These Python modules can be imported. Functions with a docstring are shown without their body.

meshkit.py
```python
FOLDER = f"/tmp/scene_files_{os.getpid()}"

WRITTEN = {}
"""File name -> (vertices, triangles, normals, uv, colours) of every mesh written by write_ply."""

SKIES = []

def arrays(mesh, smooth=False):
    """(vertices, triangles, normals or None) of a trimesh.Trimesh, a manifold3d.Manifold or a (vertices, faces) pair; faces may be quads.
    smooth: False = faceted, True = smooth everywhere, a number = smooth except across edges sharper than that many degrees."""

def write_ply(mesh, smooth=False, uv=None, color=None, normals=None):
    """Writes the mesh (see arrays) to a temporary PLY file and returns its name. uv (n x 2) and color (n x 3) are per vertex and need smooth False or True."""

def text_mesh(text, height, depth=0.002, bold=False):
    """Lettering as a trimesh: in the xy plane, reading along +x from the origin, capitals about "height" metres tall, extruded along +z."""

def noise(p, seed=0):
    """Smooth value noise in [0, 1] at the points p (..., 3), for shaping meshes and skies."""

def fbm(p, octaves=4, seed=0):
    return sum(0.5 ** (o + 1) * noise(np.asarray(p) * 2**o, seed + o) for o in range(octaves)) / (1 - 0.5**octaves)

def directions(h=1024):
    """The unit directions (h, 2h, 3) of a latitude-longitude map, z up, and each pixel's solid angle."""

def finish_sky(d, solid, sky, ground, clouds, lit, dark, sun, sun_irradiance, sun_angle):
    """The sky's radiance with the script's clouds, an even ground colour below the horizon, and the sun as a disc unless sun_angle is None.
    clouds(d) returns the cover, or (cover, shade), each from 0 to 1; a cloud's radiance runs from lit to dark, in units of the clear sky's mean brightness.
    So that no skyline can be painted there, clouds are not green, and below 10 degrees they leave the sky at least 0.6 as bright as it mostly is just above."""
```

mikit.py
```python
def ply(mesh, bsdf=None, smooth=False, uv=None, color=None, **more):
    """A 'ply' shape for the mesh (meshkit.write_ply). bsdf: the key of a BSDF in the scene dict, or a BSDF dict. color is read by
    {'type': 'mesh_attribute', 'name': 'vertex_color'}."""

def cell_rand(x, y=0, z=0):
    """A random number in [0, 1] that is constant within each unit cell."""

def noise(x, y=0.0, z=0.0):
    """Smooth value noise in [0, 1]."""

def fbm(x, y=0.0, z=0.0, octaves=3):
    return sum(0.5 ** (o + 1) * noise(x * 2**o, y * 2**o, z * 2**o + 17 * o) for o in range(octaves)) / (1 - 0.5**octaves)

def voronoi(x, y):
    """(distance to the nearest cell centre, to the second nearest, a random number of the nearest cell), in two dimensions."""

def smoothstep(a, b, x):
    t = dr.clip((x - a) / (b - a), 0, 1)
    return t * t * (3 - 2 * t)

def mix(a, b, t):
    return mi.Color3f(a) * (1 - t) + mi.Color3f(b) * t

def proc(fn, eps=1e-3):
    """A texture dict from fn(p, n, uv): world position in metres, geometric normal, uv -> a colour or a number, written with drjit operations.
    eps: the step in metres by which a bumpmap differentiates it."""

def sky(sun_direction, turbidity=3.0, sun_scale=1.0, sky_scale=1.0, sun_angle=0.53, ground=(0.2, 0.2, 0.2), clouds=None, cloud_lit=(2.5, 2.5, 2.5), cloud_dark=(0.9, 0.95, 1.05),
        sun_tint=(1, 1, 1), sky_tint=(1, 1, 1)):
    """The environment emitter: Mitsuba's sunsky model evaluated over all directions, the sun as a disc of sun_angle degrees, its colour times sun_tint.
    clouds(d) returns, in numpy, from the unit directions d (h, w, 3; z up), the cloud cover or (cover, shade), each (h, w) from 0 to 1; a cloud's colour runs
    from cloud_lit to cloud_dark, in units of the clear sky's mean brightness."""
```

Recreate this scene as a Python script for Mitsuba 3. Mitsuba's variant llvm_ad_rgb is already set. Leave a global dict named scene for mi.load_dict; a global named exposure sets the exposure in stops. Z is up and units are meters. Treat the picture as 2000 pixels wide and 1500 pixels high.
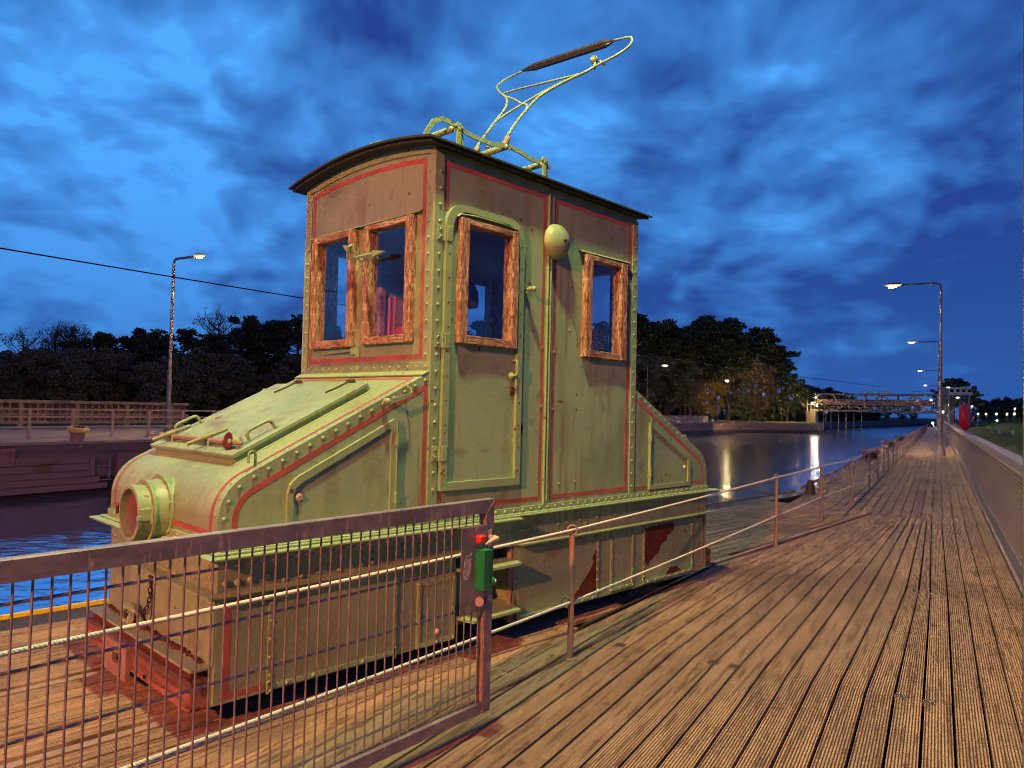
import math, random
import numpy as np
import trimesh
import mitsuba as mi
import drjit as dr
import mikit, meshkit
from mikit import noise, fbm, cell_rand, smoothstep, mix
from shapely.geometry import Polygon, LineString, box as sbox
from shapely.ops import unary_union

T = mi.ScalarTransform4f
rng = np.random.default_rng(7)
random.seed(7)
scene, labels = {'type': 'scene'}, {}

# ------------------------------------------------------------------ camera, sky, exposure
exposure = 2.5
# camera axes in world coordinates (x along the engine towards its rear, y across it towards the water, z up)
RIGHT = np.array([0.69111167, -0.72237587, 0.02318964])
DOWN = np.array([0.04053502, 0.00670589, -0.99915561])
FWD = np.array([0.7216104, 0.6914681, 0.03391604])
EYE = np.array([0.0, 0.0, 1.7])
scene['camera'] = {'type': 'perspective', 'fov': math.degrees(2 * math.atan(1000 / 1423.09)), 'fov_axis': 'x', 'near_clip': 0.05, 'far_clip': 6000.0,
                   'to_world': T().look_at(origin=EYE.tolist(), target=(EYE + FWD).tolist(), up=(-DOWN).tolist())}


def cloud_cover(d):
    z = np.maximum(d[..., 2], 0.0)
    k = 1.0 / (z + 0.38)
    p = np.stack([d[..., 0] * k, d[..., 1] * k, np.zeros_like(z)], -1) * 1.9
    w = np.stack([meshkit.fbm(p * 1.5 + 3.1, 4, 5), meshkit.fbm(p * 1.5 + 31.7, 4, 6), np.zeros_like(z)], -1) - 0.5
    q = p + w * 0.4
    big = meshkit.fbm(q * 0.8 + np.array([2.3, 9.1, 0]), 3, 11)
    mid = meshkit.fbm(q * 2.6 + 7, 4, 23)
    fine = meshkit.fbm(q * 9.0 + 3, 5, 29)
    c = 0.38 * big + 0.37 * mid + 0.25 * fine
    # evening glow: towards the sunset (left of the view) the overcast is thinner and lets more light through
    az = (d[..., 0] * GLOW[0] + d[..., 1] * GLOW[1]) / np.maximum(np.hypot(d[..., 0], d[..., 1]), 1e-6)
    thin = -0.035 + 0.19 * np.clip((az + 0.1) / 1.1, 0, 1) ** 1.6 * np.exp(-((z - 0.25) / 0.42) ** 2)
    low = np.exp(-(z / 0.16) ** 2)
    t = np.clip((c - thin - 0.28) / 0.24, 0, 1)
    t = t * (1 - 0.55 * low) + 0.62 * 0.55 * low
    return np.ones_like(t), t ** 0.6


GLOW = np.array([math.cos(math.radians(92)), math.sin(math.radians(92))])
scene['sky_light'] = {**mikit.sky((GLOW[0], GLOW[1], 0.12), turbidity=3, sun_scale=0.0, sky_scale=0.42, ground=(0.03, 0.03, 0.03), clouds=cloud_cover,
                                  cloud_lit=(0.95, 4.5, 11.5), cloud_dark=(0.185, 0.60, 3.0)), 'sampling_weight': 6.0}

# ------------------------------------------------------------------ materials


def pr(base, rough=0.5, **k):
    if not isinstance(base, dict):
        base = {'type': 'rgb', 'value': list(base)}
    return {'type': 'principled', 'base_color': base, 'roughness': rough, **k}


def two(b):
    return {'type': 'twosided', 'bsdf': b}


def bump(b, fn, scale=1.0, eps=1e-3):
    return {'type': 'bumpmap', 'arbitrary': mikit.proc(fn, eps), 'scale': scale, 'bsdf': b}


def paint_col(p, n, uv):
    big = fbm(p.x * 1.6, p.y * 1.6, p.z * 1.6 + 5, 3)
    streak = fbm(p.x * 11, p.y * 11, p.z * 1.3, 3)
    fine = fbm(p.x * 42, p.y * 42, p.z * 42, 2)
    c = mix((0.222, 0.315, 0.165), (0.168, 0.25, 0.135), smoothstep(0.3, 0.7, big))
    c = mix(c, (0.15, 0.165, 0.075), 0.55 * smoothstep(0.52, 0.78, streak))
    c = mix(c, (0.29, 0.345, 0.17), 0.35 * smoothstep(0.55, 0.8, fine))
    dirt = smoothstep(0.60, 0.75, fbm(p.x * 5 + 3, p.y * 5, p.z * 5 + 9, 4))
    c = mix(c, (0.12, 0.10, 0.055), 0.5 * dirt)
    drip = smoothstep(0.58, 0.74, fbm(p.x * 26, p.y * 26, p.z * 1.1 + 2, 3)) * smoothstep(0.46, 0.62, fbm(p.x * 1.3 + 8, p.y * 1.3, p.z * 1.6, 3))
    c = mix(c, (0.15, 0.085, 0.04), 0.45 * drip)
    chip = smoothstep(0.765, 0.785, fbm(p.x * 17, p.y * 17 + 4, p.z * 17, 3)) * smoothstep(0.5, 0.6, fbm(p.x * 2.1, p.y * 2.1, p.z * 2.1 + 40, 2))
    return mix(c, (0.16, 0.05, 0.025), chip)


def paint_bump(p, n, uv):
    return fbm(p.x * 3.1, p.y * 3.1, p.z * 3.1 + 7, 2) * 0.0022 + fbm(p.x * 11, p.y * 11, p.z * 11, 2) * 0.0007 + fbm(p.x * 40, p.y * 40, p.z * 40, 2) * 0.00015


scene['paint'] = two(bump(pr(mikit.proc(paint_col), 0.48, specular=0.42), paint_bump))
scene['trim_paint'] = two(pr(mikit.proc(lambda p, n, uv: mix(mix((0.235, 0.33, 0.155), (0.18, 0.26, 0.125), fbm(p.x * 6, p.y * 6, p.z * 6, 3)), (0.14, 0.06, 0.03), smoothstep(0.76, 0.80, fbm(p.x * 19, p.y * 19, p.z * 19 + 3, 3)))), 0.45, specular=0.4))


def stripe_col(p, n, uv):
    f = fbm(p.x * 5, p.y * 5, p.z * 5 + 2, 3)
    c = mix((0.34, 0.092, 0.062), (0.26, 0.080, 0.058), smoothstep(0.35, 0.65, f))
    return mix(c, (0.24, 0.20, 0.10), 0.75 * smoothstep(0.66, 0.72, fbm(p.x * 23, p.y * 23, p.z * 23, 3)))


scene['stripe_paint'] = two(pr(mikit.proc(stripe_col), 0.5, specular=0.3))
scene['rust'] = two(pr(mikit.proc(lambda p, n, uv: mix((0.115, 0.03, 0.018), (0.06, 0.022, 0.014), fbm(p.x * 24, p.y * 24, p.z * 24, 4))), 0.8, specular=0.2))
scene['dark_iron'] = two(pr(mikit.proc(lambda p, n, uv: mix((0.05, 0.035, 0.025), (0.022, 0.018, 0.016), fbm(p.x * 15, p.y * 15, p.z * 15, 3))), 0.6, specular=0.4))
scene['black_void'] = two(pr((0.012, 0.011, 0.010), 0.9, specular=0.1))


def roof_col(p, n, uv):
    return mix((0.036, 0.045, 0.030), (0.024, 0.028, 0.021), fbm(p.x * 5, p.y * 5, p.z * 9, 4))


scene['roof_felt'] = two(pr(mikit.proc(roof_col), 0.8, specular=0.25))


def flaky_wood(along):
    def fn(p, n, uv):
        a, b = (p.z, p.x + p.y) if along else (p.x + p.y, p.z)
        g = fbm(b * 130, a * 22, 3.0, 3)
        c = mix((0.25, 0.125, 0.07), (0.32, 0.195, 0.125), smoothstep(0.38, 0.62, fbm(b * 55, a * 7, 9.0, 3)))
        c = mix(c, (0.50, 0.39, 0.27), 0.55 * smoothstep(0.55, 0.68, fbm(b * 110, a * 40, 1.0, 2)))
        c = mix(c, (0.17, 0.055, 0.03), 0.6 * smoothstep(0.55, 0.7, fbm(b * 18, a * 5, 21.0, 3)))
        return mix(c, (0.09, 0.045, 0.028), 0.85 * smoothstep(0.55, 0.66, g))
    return fn


def flaky_bump(along):
    def fn(p, n, uv):
        a, b = (p.z, p.x + p.y) if along else (p.x + p.y, p.z)
        return -0.0008 * smoothstep(0.5, 0.68, fbm(b * 130, a * 22, 3.0, 3))
    return fn


scene['window_wood_upright'] = two(bump(pr(mikit.proc(flaky_wood(True)), 0.75, specular=0.25), flaky_bump(True)))
scene['window_wood_level'] = two(bump(pr(mikit.proc(flaky_wood(False)), 0.75, specular=0.25), flaky_bump(False)))


def beam_col(p, n, uv):
    g = fbm(p.x * 40, p.y * 3, p.z * 40, 4)
    c = mix((0.25, 0.105, 0.08), (0.17, 0.075, 0.06), smoothstep(0.35, 0.65, fbm(p.x * 6, p.y * 2, p.z * 9, 3)))
    c = mix(c, (0.12, 0.05, 0.035), smoothstep(0.52, 0.64, g))
    return mix(c, (0.09, 0.055, 0.035), smoothstep(0.225, 0.27, p.z + 0.03 * g) * 0.85)


scene['beam_wood'] = two(bump(pr(mikit.proc(beam_col), 0.8, specular=0.2), lambda p, n, uv: -0.004 * smoothstep(0.48, 0.66, fbm(p.x * 40, p.y * 3, p.z * 40, 4))))
CT, ST = math.cos(math.radians(13.4)), math.sin(math.radians(13.4))


def deck(tone, rot):
    def along(p):
        return (p.x * CT + p.y * ST, p.y * CT - p.x * ST) if rot else (p.x, p.y)

    def fn(p, n, uv):
        a, b = along(p)
        g = fbm(b * 70, a * 4, 2.0, 3)
        c = mix((0.36 * tone[0], 0.245 * tone[1], 0.152 * tone[2]), (0.265 * tone[0], 0.18 * tone[1], 0.115 * tone[2]), smoothstep(0.3, 0.7, fbm(b * 14, a * 1.6, 8.0, 3)))
        c = mix(c, (0.38, 0.265, 0.17), 0.35 * smoothstep(0.56, 0.74, fbm(b * 60, a * 11, 4.0, 3)))
        c = mix(c, (0.10, 0.062, 0.04), 0.75 * smoothstep(0.56, 0.70, g))
        knot = smoothstep(0.715, 0.75, fbm(a * 8, b * 15, 3.3, 3))
        c = mix(c, (0.10, 0.05, 0.028), 0.7 * knot)
        c = mix(c, (0.085, 0.058, 0.042), 0.45 * smoothstep(0.55, 0.72, fbm(p.x * 1.1, p.y * 1.1, 5.0, 4)))   # damp dirt
        return mix(c, (0.42, 0.33, 0.22), 0.7 * smoothstep(0.80, 0.83, fbm(p.x * 21, p.y * 21, 2.0, 3)))

    def bf(p, n, uv):
        a, b = along(p)
        return -0.0006 * smoothstep(0.48, 0.70, fbm(b * 70, a * 4, 2.0, 3)) - 0.0012 * smoothstep(0.62, 0.78, fbm(b * 40, a * 16, 7.0, 2))
    return two(bump(pr(mikit.proc(fn), 0.68, specular=0.3), bf))


scene['deck_wood_a'] = deck((1.0, 1.0, 1.0), True)
scene['deck_wood_b'] = deck((0.86, 0.86, 0.90), True)
scene['deck_wood_c'] = deck((1.12, 1.06, 1.0), True)
scene['deck_wood_d'] = deck((0.84, 0.84, 0.84), False)
scene['deck_wood_e'] = deck((0.98, 0.95, 0.90), False)


scene['groove_soil_shade'] = two(pr((0.062, 0.036, 0.02), 0.9, specular=0.15))  # dark strip colour: soil with the shade of the grooves painted in


def galv_col(p, n, uv):
    f = fbm(p.x * 13, p.y * 13, p.z * 13, 3)
    c = mix((0.20, 0.182, 0.182), (0.14, 0.130, 0.138), smoothstep(0.3, 0.7, f))
    c = mix(c, (0.36, 0.31, 0.28), 0.5 * smoothstep(0.66, 0.72, fbm(p.x * 55, p.y * 55, p.z * 12, 3)))
    return mix(c, (0.13, 0.10, 0.09), 0.6 * smoothstep(0.62, 0.7, fbm(p.x * 4, p.y * 4, p.z * 6 + 30, 4)))


scene['galvanised'] = two(bump(pr(mikit.proc(galv_col), 0.5, specular=0.5, metallic=0.15), lambda p, n, uv: 0.0009 * fbm(p.x * 60, p.y * 60, p.z * 60, 2)))
scene['old_steel'] = two(pr(mikit.proc(lambda p, n, uv: mix((0.28, 0.20, 0.15), (0.20, 0.125, 0.09), fbm(p.x * 9, p.y * 9, p.z * 12, 3))), 0.6, specular=0.35))
scene['rope_fibre'] = two(bump(pr((0.66, 0.58, 0.46), 0.8, specular=0.2), lambda p, n, uv: 0.0012 * dr.sin((p.x + p.y * 0.3) * 420 + p.z * 300)))
scene['green_plastic'] = two(pr((0.012, 0.17, 0.055), 0.35, specular=0.5))
scene['red_plastic'] = two(pr((0.62, 0.025, 0.018), 0.35, specular=0.5))
scene['red_shell'] = two(pr(mikit.proc(lambda p, n, uv: mix((0.52, 0.012, 0.02), (0.40, 0.012, 0.02), fbm(p.x * 6, p.y * 6, p.z * 3, 3))), 0.4, specular=0.5))
scene['sticker_paper'] = two(pr((0.42, 0.40, 0.37), 0.5))
scene['sticker_ink'] = two(pr((0.03, 0.05, 0.06), 0.6))
scene['latch_steel'] = two(pr((0.55, 0.42, 0.33), 0.4, metallic=0.3))
scene['window_glass'] = {'type': 'thindielectric', 'int_ior': 1.5}
scene['lamp_glass'] = two(pr(mikit.proc(lambda p, n, uv: mix((0.17, 0.075, 0.06), (0.10, 0.05, 0.05), fbm(p.x * 14, p.y * 14, p.z * 14, 3))), 0.18, specular=0.8))
scene['cab_lining'] = two(pr(mikit.proc(lambda p, n, uv: mix((0.36, 0.235, 0.165), (0.27, 0.175, 0.125), fbm(p.x * 5, p.y * 5, p.z * 5, 3))), 0.7))
scene['red_cabinet'] = two(pr((0.45, 0.10, 0.05), 0.5))


def wall_col(p, n, uv):
    f = fbm(p.x * 0.6, p.y * 0.6, p.z * 3.0, 4)
    c = mix((0.135, 0.085, 0.085), (0.075, 0.05, 0.055), smoothstep(0.3, 0.7, f))
    c = mix(c, (0.10, 0.035, 0.02), 0.7 * smoothstep(0.55, 0.72, fbm(p.x * 0.8, p.y * 0.8, p.z * 1.2 + 9, 4)))
    wet = smoothstep(-1.32, -1.46, p.z + 0.1 * fbm(p.x * 0.5, p.y * 0.5, 1.0, 3))
    return mix(c, (0.022, 0.015, 0.011), wet)


scene['lock_wall'] = two(bump(pr(mikit.proc(wall_col), 0.75, specular=0.3), lambda p, n, uv: 0.03 * fbm(p.x * 2, p.y * 2, p.z * 4, 4), 1.0, 0.01))
scene['fender_wood'] = two(bump(pr(mikit.proc(lambda p, n, uv: mix(mix((0.20, 0.115, 0.10), (0.13, 0.075, 0.07), fbm(p.x * 0.7, p.y * 0.7, p.z * 5, 4)), (0.13, 0.05, 0.025), smoothstep(0.58, 0.7, fbm(p.x * 0.9, p.y * 0.9, p.z * 2 + 3, 4)))), 0.75, specular=0.3), lambda p, n, uv: 0.012 * fbm(p.x * 2, p.y * 2, p.z * 30, 3), 1.0, 0.01))
scene['pale_concrete'] = two(pr(mikit.proc(lambda p, n, uv: mix((0.27, 0.215, 0.16), (0.185, 0.145, 0.11), fbm(p.x * 0.7, p.y * 0.7, p.z * 2, 4))), 0.85, specular=0.2))
scene['rail_steel'] = two(pr((0.34, 0.255, 0.20), 0.5, specular=0.4))
scene['dark_coping'] = two(pr((0.045, 0.038, 0.032), 0.7))
scene['yellow_paint_and_lit_edge'] = two(pr((0.62, 0.40, 0.03), 0.45))
scene['blue_steel'] = two(pr((0.13, 0.13, 0.12), 0.6))
scene['plaster'] = two(pr((0.42, 0.40, 0.40), 0.8))


def grass_col(p, n, uv):
    return mix(mix((0.045, 0.075, 0.018), (0.075, 0.085, 0.028), fbm(p.x * 0.25, p.y * 0.25, 0.0, 4)), (0.025, 0.035, 0.012), smoothstep(0.5, 0.75, fbm(p.x * 3, p.y * 3, 0.0, 3)))


scene['grass_soil'] = two(pr(mikit.proc(grass_col), 0.95, specular=0.1))


def leaf(a, b):
    return two(pr(mikit.proc(lambda p, n, uv: mix(a, b, noise(p.x * 1.3, p.y * 1.3, p.z * 1.3))), 0.8, specular=0.15))


scene['pine_needles'] = leaf((0.035, 0.05, 0.026), (0.06, 0.075, 0.036))
scene['dark_leaves'] = leaf((0.085, 0.095, 0.06), (0.14, 0.125, 0.085))
scene['autumn_leaves'] = leaf((0.20, 0.13, 0.05), (0.14, 0.10, 0.045))
scene['yellow_leaves'] = leaf((0.45, 0.30, 0.03), (0.38, 0.24, 0.025))
scene['bush_leaves'] = leaf((0.12, 0.16, 0.05), (0.20, 0.20, 0.06))
scene['bark'] = two(pr(mikit.proc(lambda p, n, uv: mix((0.075, 0.055, 0.042), (0.045, 0.035, 0.03), fbm(p.x * 7, p.y * 7, p.z * 2, 3))), 0.9, specular=0.1))


def wave(p, n, uv):
    a = p.x * CT + p.y * ST
    b = p.y * CT - p.x * ST
    return 0.020 * fbm(a * 2.6 + 0.6 * b, b * 2.2, 1.0, 4) + 0.05 * fbm(a * 0.45, b * 0.6, 4.0, 2)


scene['canal_water'] = bump(pr((0.52, 0.68, 0.92), 0.09, specular=0.5, metallic=0.97), wave, 1.0, 0.01)

# ------------------------------------------------------------------ mesh helpers


def key_for(name, parent=None):
    base = name if parent is None else parent + '__' + name
    k, i = base, 0
    while k in scene or k in labels or any_child.get(k):
        i += 1
        k = '%s_%03d' % (base, max(i, counters.get(base, 0) + 1))
    counters[base] = max(i, counters.get(base, 0) + (1 if k != base else 0))
    return k


any_child, counters = {}, {}


def put(name, shape, parent=None):
    k = key_for(name, parent)
    scene[k] = shape
    u = k
    while '__' in u:
        u = u.rsplit('__', 1)[0]
        any_child[u] = True
    return k


def obj(name, mesh, mat, parent=None, smooth=False, m=None, **more):
    s = mikit.ply(mesh, mat, smooth=bool(smooth), **more)
    if m is not None:
        s['to_world'] = m
    return put(name, s, parent)


def thing(name, label, cat, group=None):
    k = key_for(name)
    labels[k] = {'label': label, 'category': cat}
    if group:
        labels[k]['group'] = group
    any_child[k] = True
    return k


def part(name, parent, label=None):
    k = key_for(name, parent)
    any_child[k] = True
    if label:
        labels[k] = {'label': label}
    return k


def tag(k, label, cat, group=None):
    labels[k] = {'label': label, 'category': cat}
    if group:
        labels[k]['group'] = group
    return k


def cat(*ms):
    ms = [x for m in ms for x in (m if isinstance(m, (list, tuple)) else [m])]
    return trimesh.util.concatenate(ms)


def loose(m):
    """Every triangle gets its own corners, so that its edges stay sharp when the mesh is shaded smooth."""
    return trimesh.Trimesh(m.vertices[m.faces].reshape(-1, 3), np.arange(len(m.faces) * 3).reshape(-1, 3), process=False)


def box(x0, x1, y0, y1, z0, z1, b=0.0):
    x0, x1 = min(x0, x1), max(x0, x1)
    y0, y1 = min(y0, y1), max(y0, y1)
    z0, z1 = min(z0, z1), max(z0, z1)
    if b <= 0:
        m = trimesh.creation.box((x1 - x0, y1 - y0, z1 - z0))
        m.apply_translation(((x0 + x1) / 2, (y0 + y1) / 2, (z0 + z1) / 2))
        return loose(m)
    b = min(b, (x1 - x0) / 2.01, (y1 - y0) / 2.01, (z1 - z0) / 2.01)
    pts = []
    for x, sx in ((x0, 1), (x1, -1)):
        for y, sy in ((y0, 1), (y1, -1)):
            for z, sz in ((z0, 1), (z1, -1)):
                pts += [(x + sx * b, y + sy * b, z), (x + sx * b, y, z + sz * b), (x, y + sy * b, z + sz * b)]
    return loose(trimesh.convex.convex_hull(np.array(pts)))


def hull(pts):
    return loose(trimesh.convex.convex_hull(np.array(pts, float)))


def tube(pts, r, n=8, closed=False):
    P = np.array(pts, float)
    R = np.broadcast_to(np.asarray(r, float), (len(P),))
    if closed:
        tg = np.roll(P, -1, 0) - np.roll(P, 1, 0)
    else:
        tg = np.gradient(P, axis=0)
    tg /= np.linalg.norm(tg, axis=1, keepdims=True) + 1e-12
    a = np.array([0, 0, 1.0]) if abs(tg[0][2]) < 0.9 else np.array([1.0, 0, 0])
    u = np.cross(tg[0], a)
    u /= np.linalg.norm(u)
    V = []
    for i in range(len(P)):
        u = u - tg[i] * (u @ tg[i])
        u /= np.linalg.norm(u)
        w = np.cross(tg[i], u)
        th = np.arange(n) * 2 * math.pi / n
        V.append(P[i] + R[i] * (np.cos(th)[:, None] * u + np.sin(th)[:, None] * w))
    V = np.vstack(V)
    F = []
    m = len(P)
    for i in range(m if closed else m - 1):
        a0, b0 = i * n, ((i + 1) % m) * n
        for j in range(n):
            k = (j + 1) % n
            F += [(a0 + j, a0 + k, b0 + k), (a0 + j, b0 + k, b0 + j)]
    if not closed:
        V = np.vstack([V, P[:1], P[-1:]])
        c0, c1 = m * n, m * n + 1
        for j in range(n):
            k = (j + 1) % n
            F += [(c0, k, j), (c1, (m - 1) * n + j, (m - 1) * n + k)]
    return trimesh.Trimesh(V, np.array(F), process=False)


def curve(pts, n=24):
    from scipy.interpolate import CubicSpline
    P = np.array(pts, float)
    t = np.concatenate([[0], np.cumsum(np.linalg.norm(np.diff(P, axis=0), axis=1))])
    return CubicSpline(t, P)(np.linspace(0, t[-1], n))


def rounded_path(pts, r=0.05, n=5):
    """Polyline with rounded corners."""
    P = [np.array(p, float) for p in pts]
    out = [P[0]]
    for a, b, c in zip(P, P[1:], P[2:]):
        d0, d1 = a - b, c - b
        l = min(r, np.linalg.norm(d0) * 0.49, np.linalg.norm(d1) * 0.49)
        p0, p1 = b + d0 / np.linalg.norm(d0) * l, b + d1 / np.linalg.norm(d1) * l
        for t in np.linspace(0, 1, n):
            out.append((1 - t) ** 2 * p0 + 2 * t * (1 - t) * b + t * t * p1)
    out.append(P[-1])
    return np.array(out)


def lathe(profile, n=24):
    """profile of (r, z) about +z."""
    pf = [tuple(map(float, p)) for p in profile]
    out = [pf[0]]
    for a, b, c in zip(pf, pf[1:], pf[2:]):          # a ring of its own on both sides of a sharp edge
        t = math.atan2(c[1] - b[1], c[0] - b[0]) - math.atan2(b[1] - a[1], b[0] - a[0])
        out += [b, None, b] if abs(math.atan2(math.sin(t), math.cos(t))) > 0.6 else [b]
    pf = out + [pf[-1]]
    if None in pf:
        runs, cur = [], []
        for p in pf + [None]:
            if p is None:
                runs.append(cur)
                cur = []
            else:
                cur.append(p)
        return cat([lathe_run(r, n) for r in runs])
    return lathe_run(pf, n)


def lathe_run(profile, n):
    pf = np.array(profile, float)
    th = np.arange(n) * 2 * math.pi / n
    V = np.vstack([np.stack([r * np.cos(th), r * np.sin(th), np.full(n, z)], 1) for r, z in pf])
    F = []
    for i in range(len(pf) - 1):
        for j in range(n):
            k = (j + 1) % n
            F += [(i * n + j, i * n + k, (i + 1) * n + k), (i * n + j, (i + 1) * n + k, (i + 1) * n + j)]
    return trimesh.Trimesh(V, np.array(F), process=False)


def moved(m, M):
    m = m.copy()
    m.apply_transform(np.array(M, float))
    return m


def frame_to(o, z, x=None):
    """4x4 that takes the local z axis to direction z at origin o."""
    z = np.array(z, float)
    z /= np.linalg.norm(z)
    x = np.array(x if x is not None else ([1, 0, 0] if abs(z[0]) < 0.9 else [0, 0, 1]), float)
    x = x - z * (x @ z)
    x /= np.linalg.norm(x)
    M = np.eye(4)
    M[:3, 0], M[:3, 1], M[:3, 2], M[:3, 3] = x, np.cross(z, x), z, o
    return M


def extr(poly, h):
    polys = getattr(poly, 'geoms', [poly])
    return loose(cat([trimesh.creation.extrude_polygon(g, h, engine='earcut') for g in polys]))


def side_poly(poly, y0, y1):
    """(x, z) polygon standing in an x-z plane, from y0 to y1."""
    m = extr(poly, abs(y1 - y0))
    v = m.vertices
    m.vertices = np.stack([v[:, 0], min(y0, y1) + v[:, 2], v[:, 1]], 1)
    m.invert()
    return m


def front_poly(poly, x0, x1):
    """(y, z) polygon standing in a y-z plane, from x0 to x1."""
    m = extr(poly, abs(x1 - x0))
    v = m.vertices
    m.vertices = np.stack([min(x0, x1) + v[:, 2], v[:, 0], v[:, 1]], 1)
    return m


def line_strip(pts, w, close=False):
    """Flat strip of width w along a polyline: a shapely polygon, mitred corners; w > 0."""
    ls = LineString(list(pts) + ([pts[0]] if close else []))
    return ls.buffer(w / 2, cap_style=2, join_style=2)


def ring(poly, w):
    return poly.difference(poly.buffer(-w, join_style=2))


DOME = lathe([(1.0, 0.0), (0.96, 0.28), (0.78, 0.62), (0.45, 0.88), (0.0, 1.0)], 9)
DOME_PLY = {}


def rivet(parent, o, nrm, r=0.012, mat='trim_paint', name='rivet', h=None):
    if mat not in DOME_PLY:
        DOME_PLY[mat] = mikit.ply(DOME, mat, smooth=True)
    M = frame_to(o, nrm)
    M[:3, :3] = M[:3, :3] @ np.diag([r, r, h or r * 0.85])
    put(name, {**DOME_PLY[mat], 'to_world': T(M.tolist())}, parent)


def SN(s, n, z=0.0):
    """Point from the distance s along the walkway and the offset n towards the water."""
    return np.array([s * CT - n * ST, s * ST + n * CT, z])


def sn_box(s0, s1, n0, n1, z0, z1, b=0.0):
    m = box(s0, s1, n0, n1, z0, z1, b)
    M = np.eye(4)
    M[:2, :2] = [[CT, -ST], [ST, CT]]
    m.apply_transform(M)
    return m


SNM = T([[CT, -ST, 0, 0], [ST, CT, 0, 0], [0, 0, 1, 0], [0, 0, 0, 1]])

exec_order = []

# ------------------------------------------------------------------ the tow locomotive
L = thing('tow_locomotive', 'old green electric towing locomotive with red lining, standing on the boardwalk beside the lock', 'locomotive')
YR, YL, YC = 3.72, 5.33, 4.525
X0, X1 = 3.10, 5.46            # cab
XF, XB = 1.70, 6.79            # hood ends
ZD = 0.925                     # top of the running plate


def mir(y):
    return 2 * YC - y


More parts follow.
